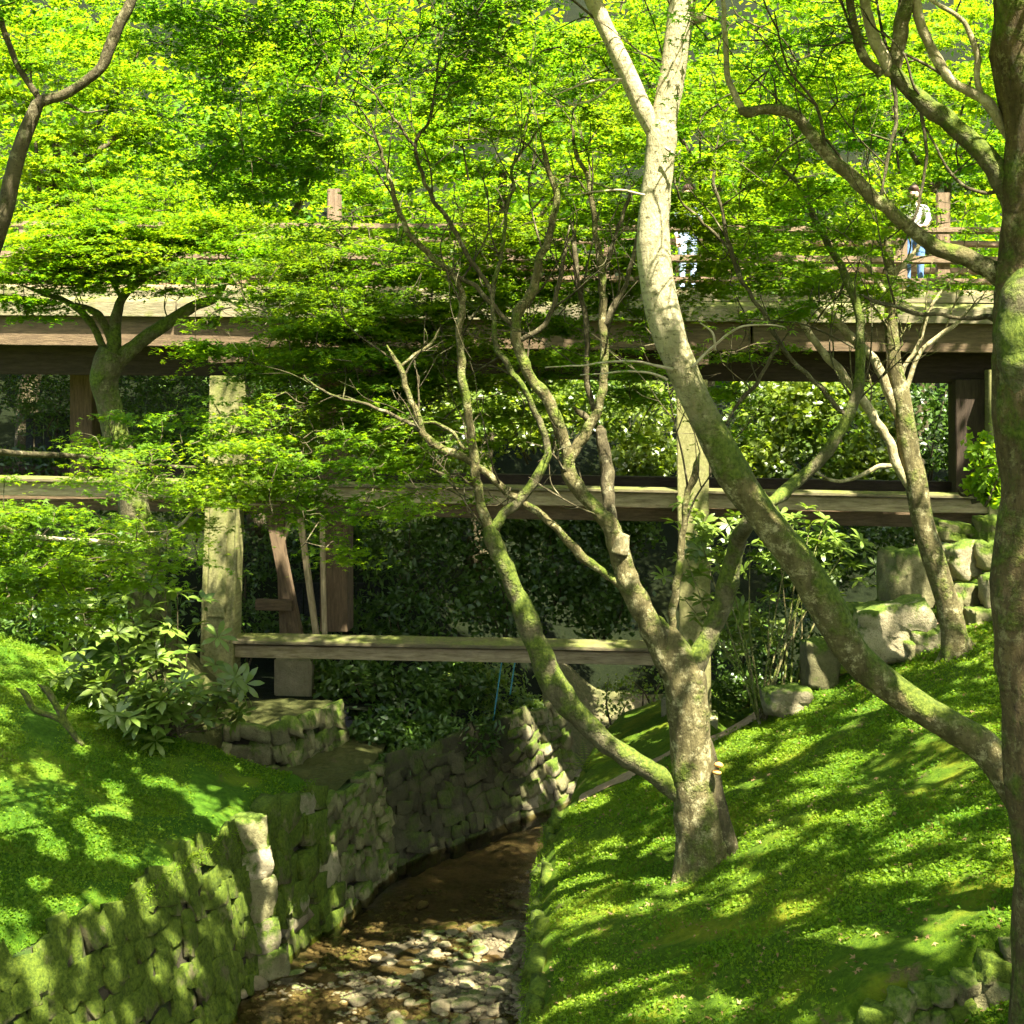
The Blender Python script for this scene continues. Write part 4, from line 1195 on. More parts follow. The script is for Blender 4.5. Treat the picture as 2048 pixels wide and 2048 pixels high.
# --- the many-stemmed maple on the bank in the middle
YC = 17.6
gC = np.array([P(1408, 1745, YC)[0], YC, zr_xy(P(1408, 1745, YC)[0], YC) - .12])
tC = tree("maple_tree", "many-stemmed maple on the mossy bank with a low limb sweeping towards the stream", gC)
anc = list(limb("trunk", [(1408, 1770, 150), (1404, 1735, 128), (1398, 1680, 108), (1392, 1620, 98), (1388, 1560, 94), (1382, 1480, 92), (1374, 1410, 94), (1366, 1350, 96), (1352, 1305, 74), (1345, 1270, 40), (1342, 1250, 12)], 'bark_lichen', tC, YC, 16, .13))
stems = [
 ('limb', 'bark_moss', [(1372, 1600, 60), (1330, 1562, 62), (1295, 1538, 62), (1218, 1490, 64), (1147, 1420, 66), (1106, 1362, 70), (1068, 1285, 58), (1048, 1220, 48), (1026, 1171, 44), (1002, 1115, 46), (985, 1075, 42), (980, 1050, 36)]),
 ('limb', 'bark_lichen', [(1350, 1345, 70), (1318, 1290, 66), (1296, 1246, 62), (1272, 1200, 58), (1254, 1159, 56), (1242, 1105, 50), (1221, 1051, 46), (1195, 1022, 44), (1167, 993, 42), (1148, 965, 38), (1134, 935, 34)]),
 ('limb', 'bark_moss', [(1376, 1350, 60), (1398, 1312, 54), (1425, 1261, 50), (1450, 1195, 46), (1475, 1095, 42, 17.4), (1500, 1045, 40, 17.0), (1541, 1008, 38, 17.0), (1591, 965, 38), (1649, 912, 36), (1688, 850, 32), (1706, 810, 28), (1719, 755, 24), (1720, 678, 21), (1714, 610, 20), (1687, 542, 19), (1660, 495, 18), (1637, 453, 17), (1602, 372, 14), (1552, 321, 11), (1500, 262, 9)]),
 ('branch', 'bark_lichen', [(980, 1060, 28), (966, 1025, 26), (956, 985, 25), (948, 910, 24), (940, 860, 23), (931, 807, 22), (924, 755, 21), (920, 710, 20), (917, 660, 19), (923, 600, 17), (915, 560, 15), (860, 515, 14), (815, 465, 13), (795, 410, 12), (775, 340, 10), (752, 275, 8), (715, 205, 6)]),
 ('branch', 'bark_moss', [(985, 1058, 30), (1005, 1030, 28), (1035, 1008, 27), (1068, 968, 25), (1092, 925, 23), (1095, 895, 20), (1085, 860, 18), (1070, 820, 17), (1047, 774, 16), (1014, 724, 15), (994, 690, 14), (987, 640, 13), (985, 585, 13), (1000, 530, 11), (1008, 480, 10), (1010, 414, 9), (1026, 370, 8), (1022, 331, 7), (1060, 280, 6), (1097, 240, 5)]),
 ('branch', 'bark_dark', [(985, 590, 11), (965, 548, 12), (923, 489, 12), (895, 440, 11), (865, 393, 11), (845, 345, 10), (830, 290, 9), (862, 235, 8), (870, 190, 7), (873, 145, 7), (884, 75, 6), (925, 5, 5)]),
 ('branch', 'bark_dark', [(832, 296, 8), (799, 248, 7), (765, 210, 6), (737, 178, 5), (690, 145, 4)]),
 ('branch', 'bark_lichen', [(1270, 1195, 24), (1233, 1165, 23), (1205, 1140, 22), (1176, 1120, 22), (1145, 1085, 21), (1126, 1065, 20), (1089, 1035, 19), (1050, 1010, 18), (1014, 985, 18), (973, 944, 17), (930, 915, 18), (890, 900, 20), (862, 885, 20), (844, 862, 18), (826, 810, 16), (812, 770, 15), (797, 725, 13), (774, 690, 11)]),
 ('branch', 'bark_lichen', [(800, 735, 9), (830, 710, 9), (860, 690, 9), (880, 655, 8)]),
 ('branch', 'bark_lichen', [(1136, 945, 32), (1132, 905, 31), (1122, 860, 31), (1105, 819, 30), (1086, 785, 29), (1064, 757, 28), (1048, 722, 27), (1035, 680, 27), (1031, 642, 28), (1042, 615, 30), (1066, 580, 26), (1080, 526, 22), (1096, 476, 20), (1109, 393, 17), (1100, 350, 14), (1090, 310, 12), (1080, 270, 10)]),
 ('branch', 'bark_dark', [(1035, 660, 16), (1010, 635, 14), (970, 590, 13), (930, 560, 12), (880, 540, 10)]),
 ('branch', 'bark_dark', [(1040, 680, 14), (1075, 660, 14), (1105, 625, 13), (1120, 560, 12), (1130, 510, 10), (1140, 450, 8)]),
 ('branch', 'bark_lichen', [(1138, 930, 24), (1152, 895, 25), (1171, 865, 25), (1190, 835, 24), (1203, 800, 22), (1209, 765, 21), (1210, 704, 20), (1205, 640, 19), (1204, 580, 18), (1204, 530, 18), (1195, 480, 16), (1188, 435, 15), (1180, 390, 14), (1172, 355, 12), (1150, 298, 10), (1140, 240, 7)]),
 ('branch', 'bark_dark', [(1206, 545, 13), (1225, 500, 11), (1240, 447, 10), (1255, 400, 8), (1265, 360, 7)]),
 ('branch', 'bark_dark', [(1208, 650, 14), (1230, 610, 13), (1255, 560, 12), (1268, 500, 11), (1275, 460, 9)]),
 ('dead_stub', 'bark_dark', [(1222, 1060, 34, 17.6), (1216, 1010, 33, 17.7), (1213, 950, 32, 17.8), (1208, 905, 31, 17.8), (1201, 866, 28, 17.8), (1200, 856, 14, 17.8)]),
 ('branch', 'bark_dark', [(1190, 850, 18, 17.7), (1165, 830, 17, 17.7), (1145, 812, 14, 17.7)]),
 ('branch', 'bark_dark', [(1196, 840, 15, 17.8), (1175, 760, 15, 17.8), (1172, 690, 14, 17.8), (1168, 620, 14, 17.8), (1156, 560, 13, 17.8), (1150, 490, 12, 17.8), (1140, 440, 10, 17.8)]),
 ('branch', 'bark_lichen', [(1345, 1305, 24), (1340, 1260, 21), (1341, 1213, 20), (1352, 1165, 19), (1358, 1126, 19), (1364, 1080, 18), (1366, 1035, 17), (1374, 985, 18), (1390, 940, 18), (1400, 905, 15)]),
 ('branch', 'bark_moss', [(1340, 1330, 40), (1335, 1290, 38), (1322, 1255, 36), (1318, 1232, 34)]),
 ('branch', 'bark_dark', [(1702, 838, 14), (1670, 815, 13), (1642, 775, 13), (1612, 745, 12), (1587, 724, 12), (1568, 700, 12), (1552, 670, 11), (1522, 622, 10), (1495, 575, 10), (1474, 534, 10), (1455, 480, 10), (1447, 440, 9), (1432, 385, 8), (1430, 330, 7), (1437, 270, 6)]),
 ('branch', 'bark_dark', [(1556, 690, 9), (1535, 730, 9), (1510, 770, 10), (1480, 800, 10), (1450, 850, 9)]),
 ('branch', 'bark_dark', [(1474, 520, 8), (1440, 480, 7), (1400, 440, 7), (1362, 405, 6), (1350, 370, 5)]),
 ('branch', 'bark_dark', [(960, 990, 7), (930, 960, 7), (890, 950, 6), (860, 938, 5)]),
 ('branch', 'bark_lichen', [(930, 900, 8), (905, 870, 8), (870, 850, 7), (800, 850, 6), (760, 862, 5)]),
 ('branch', 'bark_dark', [(848, 868, 12), (810, 845, 11), (770, 822, 9), (720, 805, 8), (680, 795, 7), (640, 775, 6), (608, 750, 5)]),
]
for nm_, mt, sp in stems:
    anc += list(limb(nm_, sp, mt, tC, YC, 12 if nm_ == 'limb' else 9, .16, .030 if nm_ == 'branch' else .02, 6))
limb("dead_stub", [(1452, 1735, 84), (1446, 1690, 66), (1436, 1620, 54), (1428, 1560, 40), (1420, 1500, 26), (1416, 1470, 12)], 'bark_dark', tC, YC + .03, 10, .22)
limb("broken_knot", [(1238, 1108, 44), (1244, 1085, 40), (1250, 1068, 26)], 'bark_pale', tC, YC - .08, 10, .15)
for px, py in ((1438, 1530), (1434, 1545)):
    put("bracket_fungus", lump_mesh("bracket_fungus", 2.2, sub=2), Matrix.Translation(Vector(P(px, py, 17.38))) @ Matrix.Diagonal((.05, .05, .03, 1)), tC)
fm = plain_mat("fungus", (.5, .26, .06), (.65, .36, .1), 20)
for o in tC.children:
    if o.name.startswith("bracket_fungus"): o.data.materials.append(fm)
# crown of the middle maple: sunlit layers in front of the deck, shaded layers to the left, dark roof above
padsC = [(680, 660, 19.0, 150, 50, .8, 40), (590, 700, 19.5, 120, 40, .6, 22), (850, 740, 19.0, 150, 40, .8, 26), (760, 800, 19.0, 170, 40, .8, 30), (1040, 600, 19.2, 180, 60, .9, 24), (1240, 560, 19.2, 90, 80, .8, 16),
         (520, 560, 20.5, 160, 50, .8, 34), (1120, 380, 18.6, 160, 60, .8, 24), (960, 250, 18.0, 220, 100, 1.0, 40), (860, 420, 19.0, 180, 90, 1.0, 24),
         (1180, 200, 17.5, 130, 120, .8, 22), (1430, 470, 18.5, 130, 90, .8, 22), (1580, 600, 18.5, 150, 60, .8, 24), (1480, 330, 17.0, 120, 90, .8, 20), (1650, 420, 17.0, 110, 90, .8, 12), (1280, 740, 20.5, 60, 40, .6, 8),
         (1460, 830, 20.5, 70, 80, .6, 8)]
padsC += [(1130, 500, 19.4, 120, 40, .6, 12), (960, 570, 19.4, 130, 40, .6, 14), (1240, 620, 19.4, 70, 40, .5, 8), (1450, 520, 19.4, 90, 40, .5, 9), (1560, 560, 19.6, 120, 35, .5, 10), (1750, 560, 20, 110, 35, .5, 9), (880, 480, 19.6, 120, 40, .6, 12), (480, 640, 19.5, 110, 40, .6, 20), (650, 700, 18.8, 170, 50, .7, 30), (820, 620, 19, 170, 50, .7, 26), (760, 520, 19.5, 170, 50, .7, 22), (930, 760, 19, 140, 50, .6, 18), (600, 500, 20.5, 130, 50, .6, 16), (1090, 740, 19.5, 110, 40, .6, 12), (1000, 450, 19.5, 140, 50, .6, 14), (700, 850, 18.4, 180, 40, .6, 24), (640, 800, 18.2, 150, 40, .6, 26), (830, 850, 18.4, 140, 40, .6, 24), (950, 870, 19, 90, 50, .5, 10), (1040, 840, 19.5, 80, 50, .5, 8), (720, 620, 19.2, 180, 50, .7, 26), (860, 660, 19.2, 120, 40, .6, 16), (1000, 540, 19.6, 130, 50, .6, 16), (1120, 620, 19.2, 90, 50, .5, 12), (560, 760, 18.6, 110, 40, .5, 18), (1260, 800, 20.5, 60, 60, .5, 10), (1830, 400, 20, 60, 40, .4, 8), (1830, 470, 22.5, 60, 50, .3, 10), (1480, 700, 19.5, 100, 30, .5, 8),
          (620, 590, 20.0, 110, 50, .6, 20), (780, 560, 19.5, 130, 50, .7, 22), (900, 520, 19.2, 130, 60, .7, 16), (700, 720, 18.5, 140, 30, .6, 20), (950, 690, 19, 120, 30, .6, 14), (1130, 700, 18.5, 110, 30, .6, 12), (1060, 470, 18.8, 110, 50, .6, 10),
          (1340, 380, 18.5, 70, 60, .6, 14), (1385, 425, 20.5, 70, 30, .4, 16), (1180, 470, 20, 90, 40, .5, 10), (960, 600, 20.5, 120, 40, .5, 14), (660, 540, 21, 130, 40, .5, 16), (1500, 480, 20, 90, 40, .5, 10), (1640, 560, 20, 110, 40, .5, 12), (1770, 470, 20, 70, 40, .5, 8), (1330, 640, 19, 60, 40, .4, 8), (1270, 470, 19, 60, 70, .6, 8), (1420, 570, 19, 80, 50, .6, 10), (1150, 560, 19, 100, 60, .7, 12), (760, 460, 20, 160, 50, .8, 20), (1000, 780, 19, 120, 40, .6, 10), (880, 980, 19, 100, 40, .5, 6)]
crown(tC, padsC, anc, 'maple', 'star3', .088, .40, 130)
tops = [(700, 120, 16.8, 330, 130, 1.3, 95), (560, 260, 17.2, 230, 80, 1.1, 44), (950, 60, 16.5, 230, 90, 1.1, 40), (420, 60, 16.5, 160, 80, 1.0, 26), (800, 0, 17.5, 500, 60, 2.0, 60), (1100, -200, 18.5, 700, 150, 2.5, 130), (640, 360, 18.0, 180, 70, .8, 26), (720, 470, 18.6, 160, 50, .8, 14), (480, 340, 17.5, 160, 70, .8, 24)]
cs = []
for (px, py, Y, rx, ry, rY, n_) in tops: cs.append(sprays_in(P(px, py, Y), np.array([rx * Y / F, rY, ry * Y / F]), n_))
cs = np.vstack(cs)
leaf_cloud("upper_crown", *spray_leaves(cs, .50, 105, .085, tilt=.30, thick=.035), 'star3', 'maple_deep', tC)
twig_mesh("upper_twigs", cs, anc + [P(x, y, 17.0) for x, y in ((700, 200), (800, 60), (560, 250), (450, 100), (1000, -100), (1200, -150))], 'bark_dark', tC)

# --- the high crowns of the four big maples close over the garden above the picture
hc = []
while len(hc) < 2500:
    x, y = rng.uniform(-9, 15), rng.uniform(1, 26)
    z = max(4.3, .2155 * y + .75) + rng.uniform(0, 2.2)
    hc.append((x, y, z))
for (px, py, Y_) in SHADES:            # unseen leaf sprays added along the sun's rays to shade chosen spots
    p_ = P(px, py, Y_); t_ = 4.0
    while (p_ + sdir * t_)[2] < max(4.3, .2155 * (p_ + sdir * t_)[1] + .9): t_ += .2
    for k_ in range(9): hc.append(tuple(p_ + sdir * (t_ + rng.uniform(0, 1.5)) + rng.normal(size=3) * np.array([.55, .55, .2])))
hc = np.array(hc)
thin = ((hc[:, 0] < 3.5) & (hc[:, 1] > 12) & (rng.random(len(hc)) < .45)) | ((hc[:, 0] < -1) & (rng.random(len(hc)) < .35))
thin |= (hc[:, 0] < -2.2) & (hc[:, 1] > 17.5)
thin[-9 * len(SHADES):] = False
hc = hc[~thin]
own = np.argmin(np.stack([np.hypot(hc[:, 0] - a, hc[:, 1] - b) for a, b in ((3, 13), (9, 8), (3, 21), (-5, 13))]), 0)
HIGH = [hc[own == i] for i in range(4)]
for i, t_ in enumerate((tA, tB, tC)):
    leaf_cloud("high_crown_and_shade", *spray_leaves(HIGH[i], .8, 88, .165, tilt=.4, thick=.08), 'rhomb', 'maple_deep', t_)

for t_ in (tA, tB, tC): side_twigs(t_, 'bark_dark', 1.5 if t_ is tC else .9)
roots(tC, (gC[0], gC[1]), .30, 'bark_lichen', 7, zr_xy)

# --- slender pale tree at the right
YD = 21.0
xD = P(1908, 1267, YD)[0]
tD = tree("slender_tree", "slender pale tree rising from the rocks on the right, sunlit", (xD, YD, zr_xy(xD, YD) - .1))
anc = list(limb("trunk", [(1924, 1350, 96), (1914, 1305, 74), (1908, 1267, 60), (1892, 1194, 54), (1867, 1116, 53), (1848, 1052, 51), (1836, 988, 51), (1828, 950, 52), (1820, 911, 48), (1809, 833, 44), (1801, 786, 42), (1789, 736, 36), (1784, 678, 32), (1781, 623, 28), (1782, 560, 22), (1776, 480, 18), (1785, 400, 12)], 'bark_lichen', tD, YD, 14, .10))
for sp in [[(1826, 975, 30), (1797, 936, 25), (1781, 891, 23), (1746, 833, 23), (1719, 794, 22), (1677, 736, 20), (1649, 705, 19), (1614, 662, 17), (1580, 610, 12), (1540, 560, 9), (1500, 520, 7)],
           [(1806, 850, 30), (1797, 830, 26), (1774, 775, 24), (1760, 740, 24), (1746, 716, 23), (1708, 678, 22), (1665, 639, 20), (1640, 622, 16), (1600, 560, 12), (1570, 500, 9)],
           [(1806, 800, 14), (1820, 765, 13), (1840, 705, 12), (1870, 675, 11), (1909, 647, 10), (1960, 600, 7)], [(1802, 760, 12), (1815, 725, 12), (1836, 693, 11), (1851, 639, 10), (1880, 590, 8), (1930, 530, 6)],
           [(1790, 930, 13), (1760, 932, 12), (1727, 946, 10), (1690, 960, 9), (1655, 955, 8), (1620, 930, 7)], [(1782, 600, 14), (1740, 540, 12), (1720, 480, 10), (1690, 420, 8)], [(1780, 560, 12), (1830, 500, 10), (1870, 430, 8)]]:
    anc += list(limb("branch", sp, 'bark_pale', tD, YD, 9, .14, .025))
crown(tD, [(1860, 590, 21, 120, 28, .5, 10), (1700, 600, 21, 120, 30, .5, 8), (1560, 520, 21, 110, 60, .7, 14), (1900, 440, 21, 120, 60, .7, 12), (1700, 420, 21, 120, 60, .7, 10)], anc, 'maple', 'star3', .085, .38, 80)

side_twigs(tD, 'bark_lichen', 1.6)
roots(tD, (P(1914, 1290, YD)[0], YD), .20, 'bark_lichen', 5, zr_xy)

# --- crooked mossy tree on the left
YE = 22.6
xE = P(250, 1000, YE)[0]
tE = tree("crooked_tree", "crooked moss-green tree in front of the bridge on the left", (xE, YE, zl_xy(xE, YE) - .1))
anc = list(limb("trunk", [(300, 1240, 96), (288, 1130, 82), (268, 1020, 70), (250, 940, 66), (232, 870, 64), (216, 800, 58), (208, 760, 64), (216, 725, 72), (226, 700, 62)], 'bark_moss', tE, YE, 14, .12))
for sp in [[(234, 728, 40), (256, 704, 38), (290, 676, 34), (330, 648, 32), (385, 615, 29), (427, 596, 24), (450, 560, 16), (470, 500, 10)],
           [(224, 712, 36), (230, 670, 32), (234, 630, 27), (245, 595, 24), (275, 567, 21), (300, 545, 17), (330, 500, 12), (360, 450, 8)],
           [(214, 715, 24), (203, 690, 20), (185, 650, 18), (160, 622, 17), (130, 602, 14), (95, 590, 12), (40, 570, 8)],
           [(225, 690, 20), (205, 640, 19), (185, 622, 17), (150, 605, 13)], [(300, 548, 10), (240, 500, 9), (180, 470, 7)], [(245, 600, 12), (215, 540, 10), (190, 480, 8)]]:
    anc += list(limb("branch", sp, 'bark_moss', tE, YE, 10, .10, .012))
for sp in [[(350, 545, 9), (385, 568, 8), (425, 590, 7), (470, 600, 6), (500, 605, 4)], [(430, 590, 8), (470, 610, 7), (500, 640, 6), (525, 655, 4)], [(440, 600, 6), (480, 580, 5), (505, 560, 3)], [(470, 606, 5), (520, 620, 4), (545, 612, 3)]]:
    limb("dead_twig", sp, 'twig_pale', tE, 22.2, 6, 0, .02)
crown(tE, [(120, 470, 22, 170, 30, .6, 22), (300, 440, 22.2, 180, 30, .6, 20), (250, 540, 22, 200, 30, .6, 20), (520, 520, 22, 130, 40, .6, 16), (200, 490, 22, 220, 40, .8, 26), (60, 540, 22, 120, 50, .7, 16), (380, 500, 22.4, 150, 40, .7, 18), (290, 470, 22.3, 200, 34, .9, 44), (150, 530, 22.3, 150, 45, .9, 40), (330, 560, 22.2, 110, 35, .6, 18), (100, 450, 23, 110, 40, .6, 16), (60, 610, 21.8, 90, 30, .5, 12), (480, 440, 22.8, 120, 40, .7, 18), (250, 400, 23, 180, 40, .7, 20), (420, 690, 20.8, 100, 18, .5, 14), (560, 480, 23, 110, 40, .6, 14)], anc, 'maple_far', 'star3', .09, .44, 150)

side_twigs(tE, 'bark_moss', 1.4)

# --- maple off to the left whose branch crosses the upper corner, with boughs hanging over the bank
gF = np.array([-5.6, 14.2, zl_xy(-5.6, 14.2) - .15])
tF = tree("maple_tree", "dark leaning maple branch crossing the upper left corner, its boughs hanging over the bank", gF)
anc = list(limb("trunk", [(gF[0] / gF[1] * F + 1024, -gF[2] / gF[1] * F + HY, 100, 14.2), (-215, 1500, 78, 14.0), (-150, 1000, 66, 13.6), (-70, 650, 50, 13.3), (-10, 480, 42), (11, 417, 38), (24, 355, 37), (42, 290, 37), (65, 232, 36), (82, 203, 36), (127, 190, 32), (170, 163, 31), (203, 134, 30), (218, 98, 29), (239, 47, 27), (261, 4, 25), (300, -120, 20), (380, -260, 14)], 'bark_dark', tF, 13.0, 12, .10))
for sp, mt in [([(80, 200, 16), (30, 120, 15), (0, 30, 14), (-30, -80, 12)], 'bark_dark'), ([(130, 205, 6), (170, 226, 5), (215, 222, 4)], 'bark_dark'),
               ([(-150, 1000, 30, 13.6), (-60, 1040, 22, 15), (80, 1075, 16, 16), (220, 1085, 12, 16.8), (300, 1083, 9, 17), (360, 1050, 8, 17), (395, 1018, 7, 17), (470, 1010, 5, 17.2), (560, 1010, 4, 17.4)], 'twig_pale'),
               ([(-120, 900, 26, 13.6), (0, 905, 18, 15.5), (180, 915, 12, 17), (360, 935, 9, 17.5), (560, 930, 7, 17.6), (760, 935, 5, 17.6)], 'bark_dark')]:
    anc += list(limb("branch", sp, mt, tF, 13.0, 8, .05, .01))
padsF = [(250, 860, 18, 110, 30, .5, 14), (620, 840, 18, 160, 40, .7, 30), (820, 950, 18, 110, 40, .6, 20), (560, 960, 17.4, 160, 40, .6, 24), (50, 1130, 15.8, 130, 50, .6, 20), (200, 1170, 16, 130, 40, .6, 16), (330, 1040, 17.2, 90, 40, .5, 10), (330, 930, 17.4, 200, 55, .9, 50), (560, 900, 17.6, 230, 60, .9, 62), (760, 890, 17.8, 170, 55, .8, 36), (480, 985, 17.3, 260, 40, .8, 48), (720, 1000, 17.5, 170, 40, .7, 26), (430, 830, 17.8, 140, 30, .6, 20), (640, 1060, 17.4, 120, 45, .6, 16), (700, 1110, 17.4, 40, 40, .3, 4),
         (100, 1090, 15.5, 200, 45, .8, 40), (250, 1110, 16.2, 160, 60, .7, 28), (60, 1190, 15.4, 150, 60, .7, 26), (150, 1230, 15.6, 120, 40, .6, 12), (0, 1020, 15.5, 120, 40, .6, 16)]
crown(tF, padsF, anc, 'maple', 'star', .085, .40, 74)
tops = [(-50, 60, 13.0, 150, 110, .8, 14), (60, -150, 13.5, 420, 110, 1.6, 60), (600, -250, 13.0, 400, 150, 2.0, 70), (-300, -150, 13.0, 350, 250, 2.2, 60)]
cs = np.vstack([sprays_in(P(px, py, Y), np.array([rx * Y / F, rY, ry * Y / F]), n_) for (px, py, Y, rx, ry, rY, n_) in tops])
leaf_cloud("upper_crown", *spray_leaves(cs, .45, 46, .08, tilt=.4), 'star3', 'maple_deep', tF)
twig_mesh("upper_twigs", cs, anc, 'bark_dark', tF)

leaf_cloud("high_crown_and_shade", *spray_leaves(HIGH[3], .8, 88, .165, tilt=.4, thick=.08), 'rhomb', 'maple_deep', tF)

# --- maples beyond the bridge
def far_maple(label, px, Y, base_y, lean, pads, mat='maple_far', bark='bark_dark', per=118, size=.145, spray=.62):
    b = P(px, base_y, Y); b[2] = zh(b[0], Y) - .2
    t = tree("maple_tree", label, b, "maples beyond the bridge")
    k = F / Y
    yb = -b[2] / Y * F + HY
    top = min(p[1] for p in pads)
    anc = list(limb("trunk", [(px, yb, 60), (px + lean * .3, yb * .65 + .35 * top, 44), (px + lean, yb * .4 + .6 * top, 30), (px + lean * 1.2, yb * .2 + .8 * top, 16)], bark, t, Y, 9, .1, .05))
    rs = random.Random(int(px))
    for p in pads:
        q = anc[rs.randint(len(anc) // 4, len(anc) - 1)]
        e = P(p[0], p[1], p[2])
        path = catmull([q, (q + e) / 2 + np.array([0, 0, -.3]), e], 6)
        v, f = tube_geo(path, np.linspace(.07, .015, len(path)), 7, .08)
        mesh_obj("branch", v, f, M[bark], t); anc += list(path)
    cs = np.vstack([sprays_in(P(a, b_, Y_), np.array([rx * Y_ / F, rY, ry * Y_ / F]), n_) for (a, b_, Y_, rx, ry, rY, n_) in pads])
    pos, nrm, sz = spray_leaves(cs, spray, per, size, tilt=.38, thick=.04)
    leaf_cloud("crown", pos, nrm, sz, 'star3', mat, t, gaps=False)
    twig_mesh("twigs", cs[::3], anc, bark, t, .018, 3.0)
far_maple("yellow-green maple beyond the bridge, furthest left, above the crooked tree", 40, 31.5, 900, 60, [(60, 120, 31, 230, 130, 1.6, 46), (250, 260, 31.5, 220, 130, 1.6, 44), (60, 330, 30.5, 170, 90, 1.3, 26), (300, 60, 32.5, 200, 110, 1.6, 34), (150, 420, 31.5, 160, 60, 1.2, 20)])
far_maple("bright maple beyond the bridge between the crooked tree and the middle maple", 520, 33, 900, -60, [(480, 180, 32.5, 230, 150, 1.7, 46), (640, 330, 32.5, 230, 120, 1.6, 40), (420, 390, 32, 190, 70, 1.4, 26), (700, 60, 34, 250, 110, 1.8, 40), (560, 480, 31.5, 160, 40, 1.0, 12)])
far_maple("bright maple beyond the bridge right behind the many-stemmed maple", 960, 34, 880, 40, [(920, 260, 33.5, 230, 150, 1.7, 46), (1100, 380, 33.5, 200, 100, 1.5, 34), (1080, 120, 34, 230, 130, 1.8, 42), (840, 440, 33, 170, 60, 1.3, 20), (1000, 500, 32.5, 170, 40, 1.0, 14), (1200, 250, 34, 150, 120, 1.5, 26)])
far_maple("bright maple beyond the bridge behind the fork of the leaning maple", 1390, 34, 880, 40, [(1400, 150, 34, 210, 150, 1.8, 46), (1500, 320, 33.5, 200, 120, 1.6, 40), (1400, 430, 33, 150, 70, 1.3, 24), (1600, 200, 34.5, 200, 130, 1.8, 38), (1260, 60, 35, 180, 100, 1.6, 26), (1520, 500, 32.5, 170, 45, 1.1, 16)])
far_maple("yellow-green maple beyond the bridge, furthest right, behind the old trunk", 1800, 33, 880, 80, [(1780, 170, 33, 190, 130, 1.7, 40), (1930, 300, 33, 150, 120, 1.6, 34), (1760, 380, 32.5, 170, 70, 1.4, 22), (1960, 100, 33.5, 160, 120, 1.6, 32), (1720, 60, 35, 230, 110, 1.8, 34), (1700, 520, 32, 120, 40, 1.0, 8)])
# the wood further up the hillside, seen only as a green mass
cs = np.vstack([sprays_in(P(a, b_, Y_), np.array([420 * Y_ / F, 2.5, 230 * Y_ / F]), 70) for a, b_, Y_ in [(-50, 100, 41), (350, 300, 41), (700, 60, 43), (1050, 300, 42), (1400, 80, 44), (1750, 320, 42), (2100, 100, 42), (200, 520, 38), (900, 560, 38), (1500, 560, 38), (2000, 560, 38)]])
w_ = leaf_cloud("woodland_foliage", *spray_leaves(cs, 1.0, 75, .22, tilt=.7, thick=.2), 'rhomb', 'maple_far', None, gaps=False)
tag(w_, "distant green woodland foliage filling the hillside behind the bridge", "foliage")

# ------------------------------------------------------------------ shrubs
def shrub(name, label, blobs, mat, kind, size, n_per, cat="shrub", tilt=.9, stem='bark_dark', group=None):
    """blobs: (px, py, Y, rx_px, ry_px, rY)"""
    c0 = P(blobs[0][0], blobs[0][1] + blobs[0][4], blobs[0][2])
    root = empty(name, c0, label, cat, group)
    pos = []
    for (px, py, Y, rx, ry, rY) in blobs:
        c = P(px, py, Y); ext = np.array([rx * Y / F, rY, ry * Y / F])
        p = rng.normal(size=(n_per, 3)); p /= np.linalg.norm(p, axis=1)[:, None]
        p *= (.55 + .45 * rng.random((n_per, 1)))
        lump = np.array([1 + .55 * noise.noise(Vector(q * 2.1) + Vector((px, py, 0))) + .3 * noise.noise(Vector(q * 5.3) + Vector((py, px, 0))) for q in p])[:, None]
        pos.append(c + p * ext * lump)
        base = c + np.array([0, 0, -ext[2] * 1.1])
        for k in range(3):
            e = c + rng.normal(size=3) * ext * .4
            v, f = tube_geo(catmull([base + rng.normal(size=3) * .08, (base + e) / 2 + rng.normal(size=3) * .1, e], 4), np.linspace(.025, .008, 9), 5)
            mesh_obj("stem", v, f, M[stem], root)
    pos = np.vstack(pos)
    nrm = rng.normal(size=pos.shape) * tilt + np.array([0, -.25, .8])
    leaf_cloud("foliage", pos, nrm, size * rng.uniform(.6, 1.3, len(pos)), kind, mat, root, gaps=False)
    return root
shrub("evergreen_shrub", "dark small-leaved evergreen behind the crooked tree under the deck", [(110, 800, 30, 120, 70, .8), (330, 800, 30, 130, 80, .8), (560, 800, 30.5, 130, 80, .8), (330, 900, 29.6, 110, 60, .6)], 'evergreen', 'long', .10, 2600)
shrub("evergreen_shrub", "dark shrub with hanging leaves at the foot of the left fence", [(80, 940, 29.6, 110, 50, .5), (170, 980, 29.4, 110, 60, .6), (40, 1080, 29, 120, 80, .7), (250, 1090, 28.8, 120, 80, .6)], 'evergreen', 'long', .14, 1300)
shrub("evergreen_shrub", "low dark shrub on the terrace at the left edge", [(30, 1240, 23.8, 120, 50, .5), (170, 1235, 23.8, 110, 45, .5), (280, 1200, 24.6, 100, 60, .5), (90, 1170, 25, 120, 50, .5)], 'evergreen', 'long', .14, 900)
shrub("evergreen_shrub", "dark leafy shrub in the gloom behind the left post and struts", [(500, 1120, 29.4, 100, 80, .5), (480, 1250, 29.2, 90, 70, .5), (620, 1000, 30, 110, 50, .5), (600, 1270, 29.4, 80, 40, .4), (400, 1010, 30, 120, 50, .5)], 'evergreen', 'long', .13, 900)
shrub("glossy_shrub", "leafy green shrub beyond the bridge between the first post and the middle maple", [(600, 860, 31, 110, 70, .7), (760, 840, 31, 120, 80, .7), (700, 930, 30.6, 130, 40, .6), (880, 920, 30.6, 100, 40, .6)], 'bush', 'rhomb', .12, 1500)
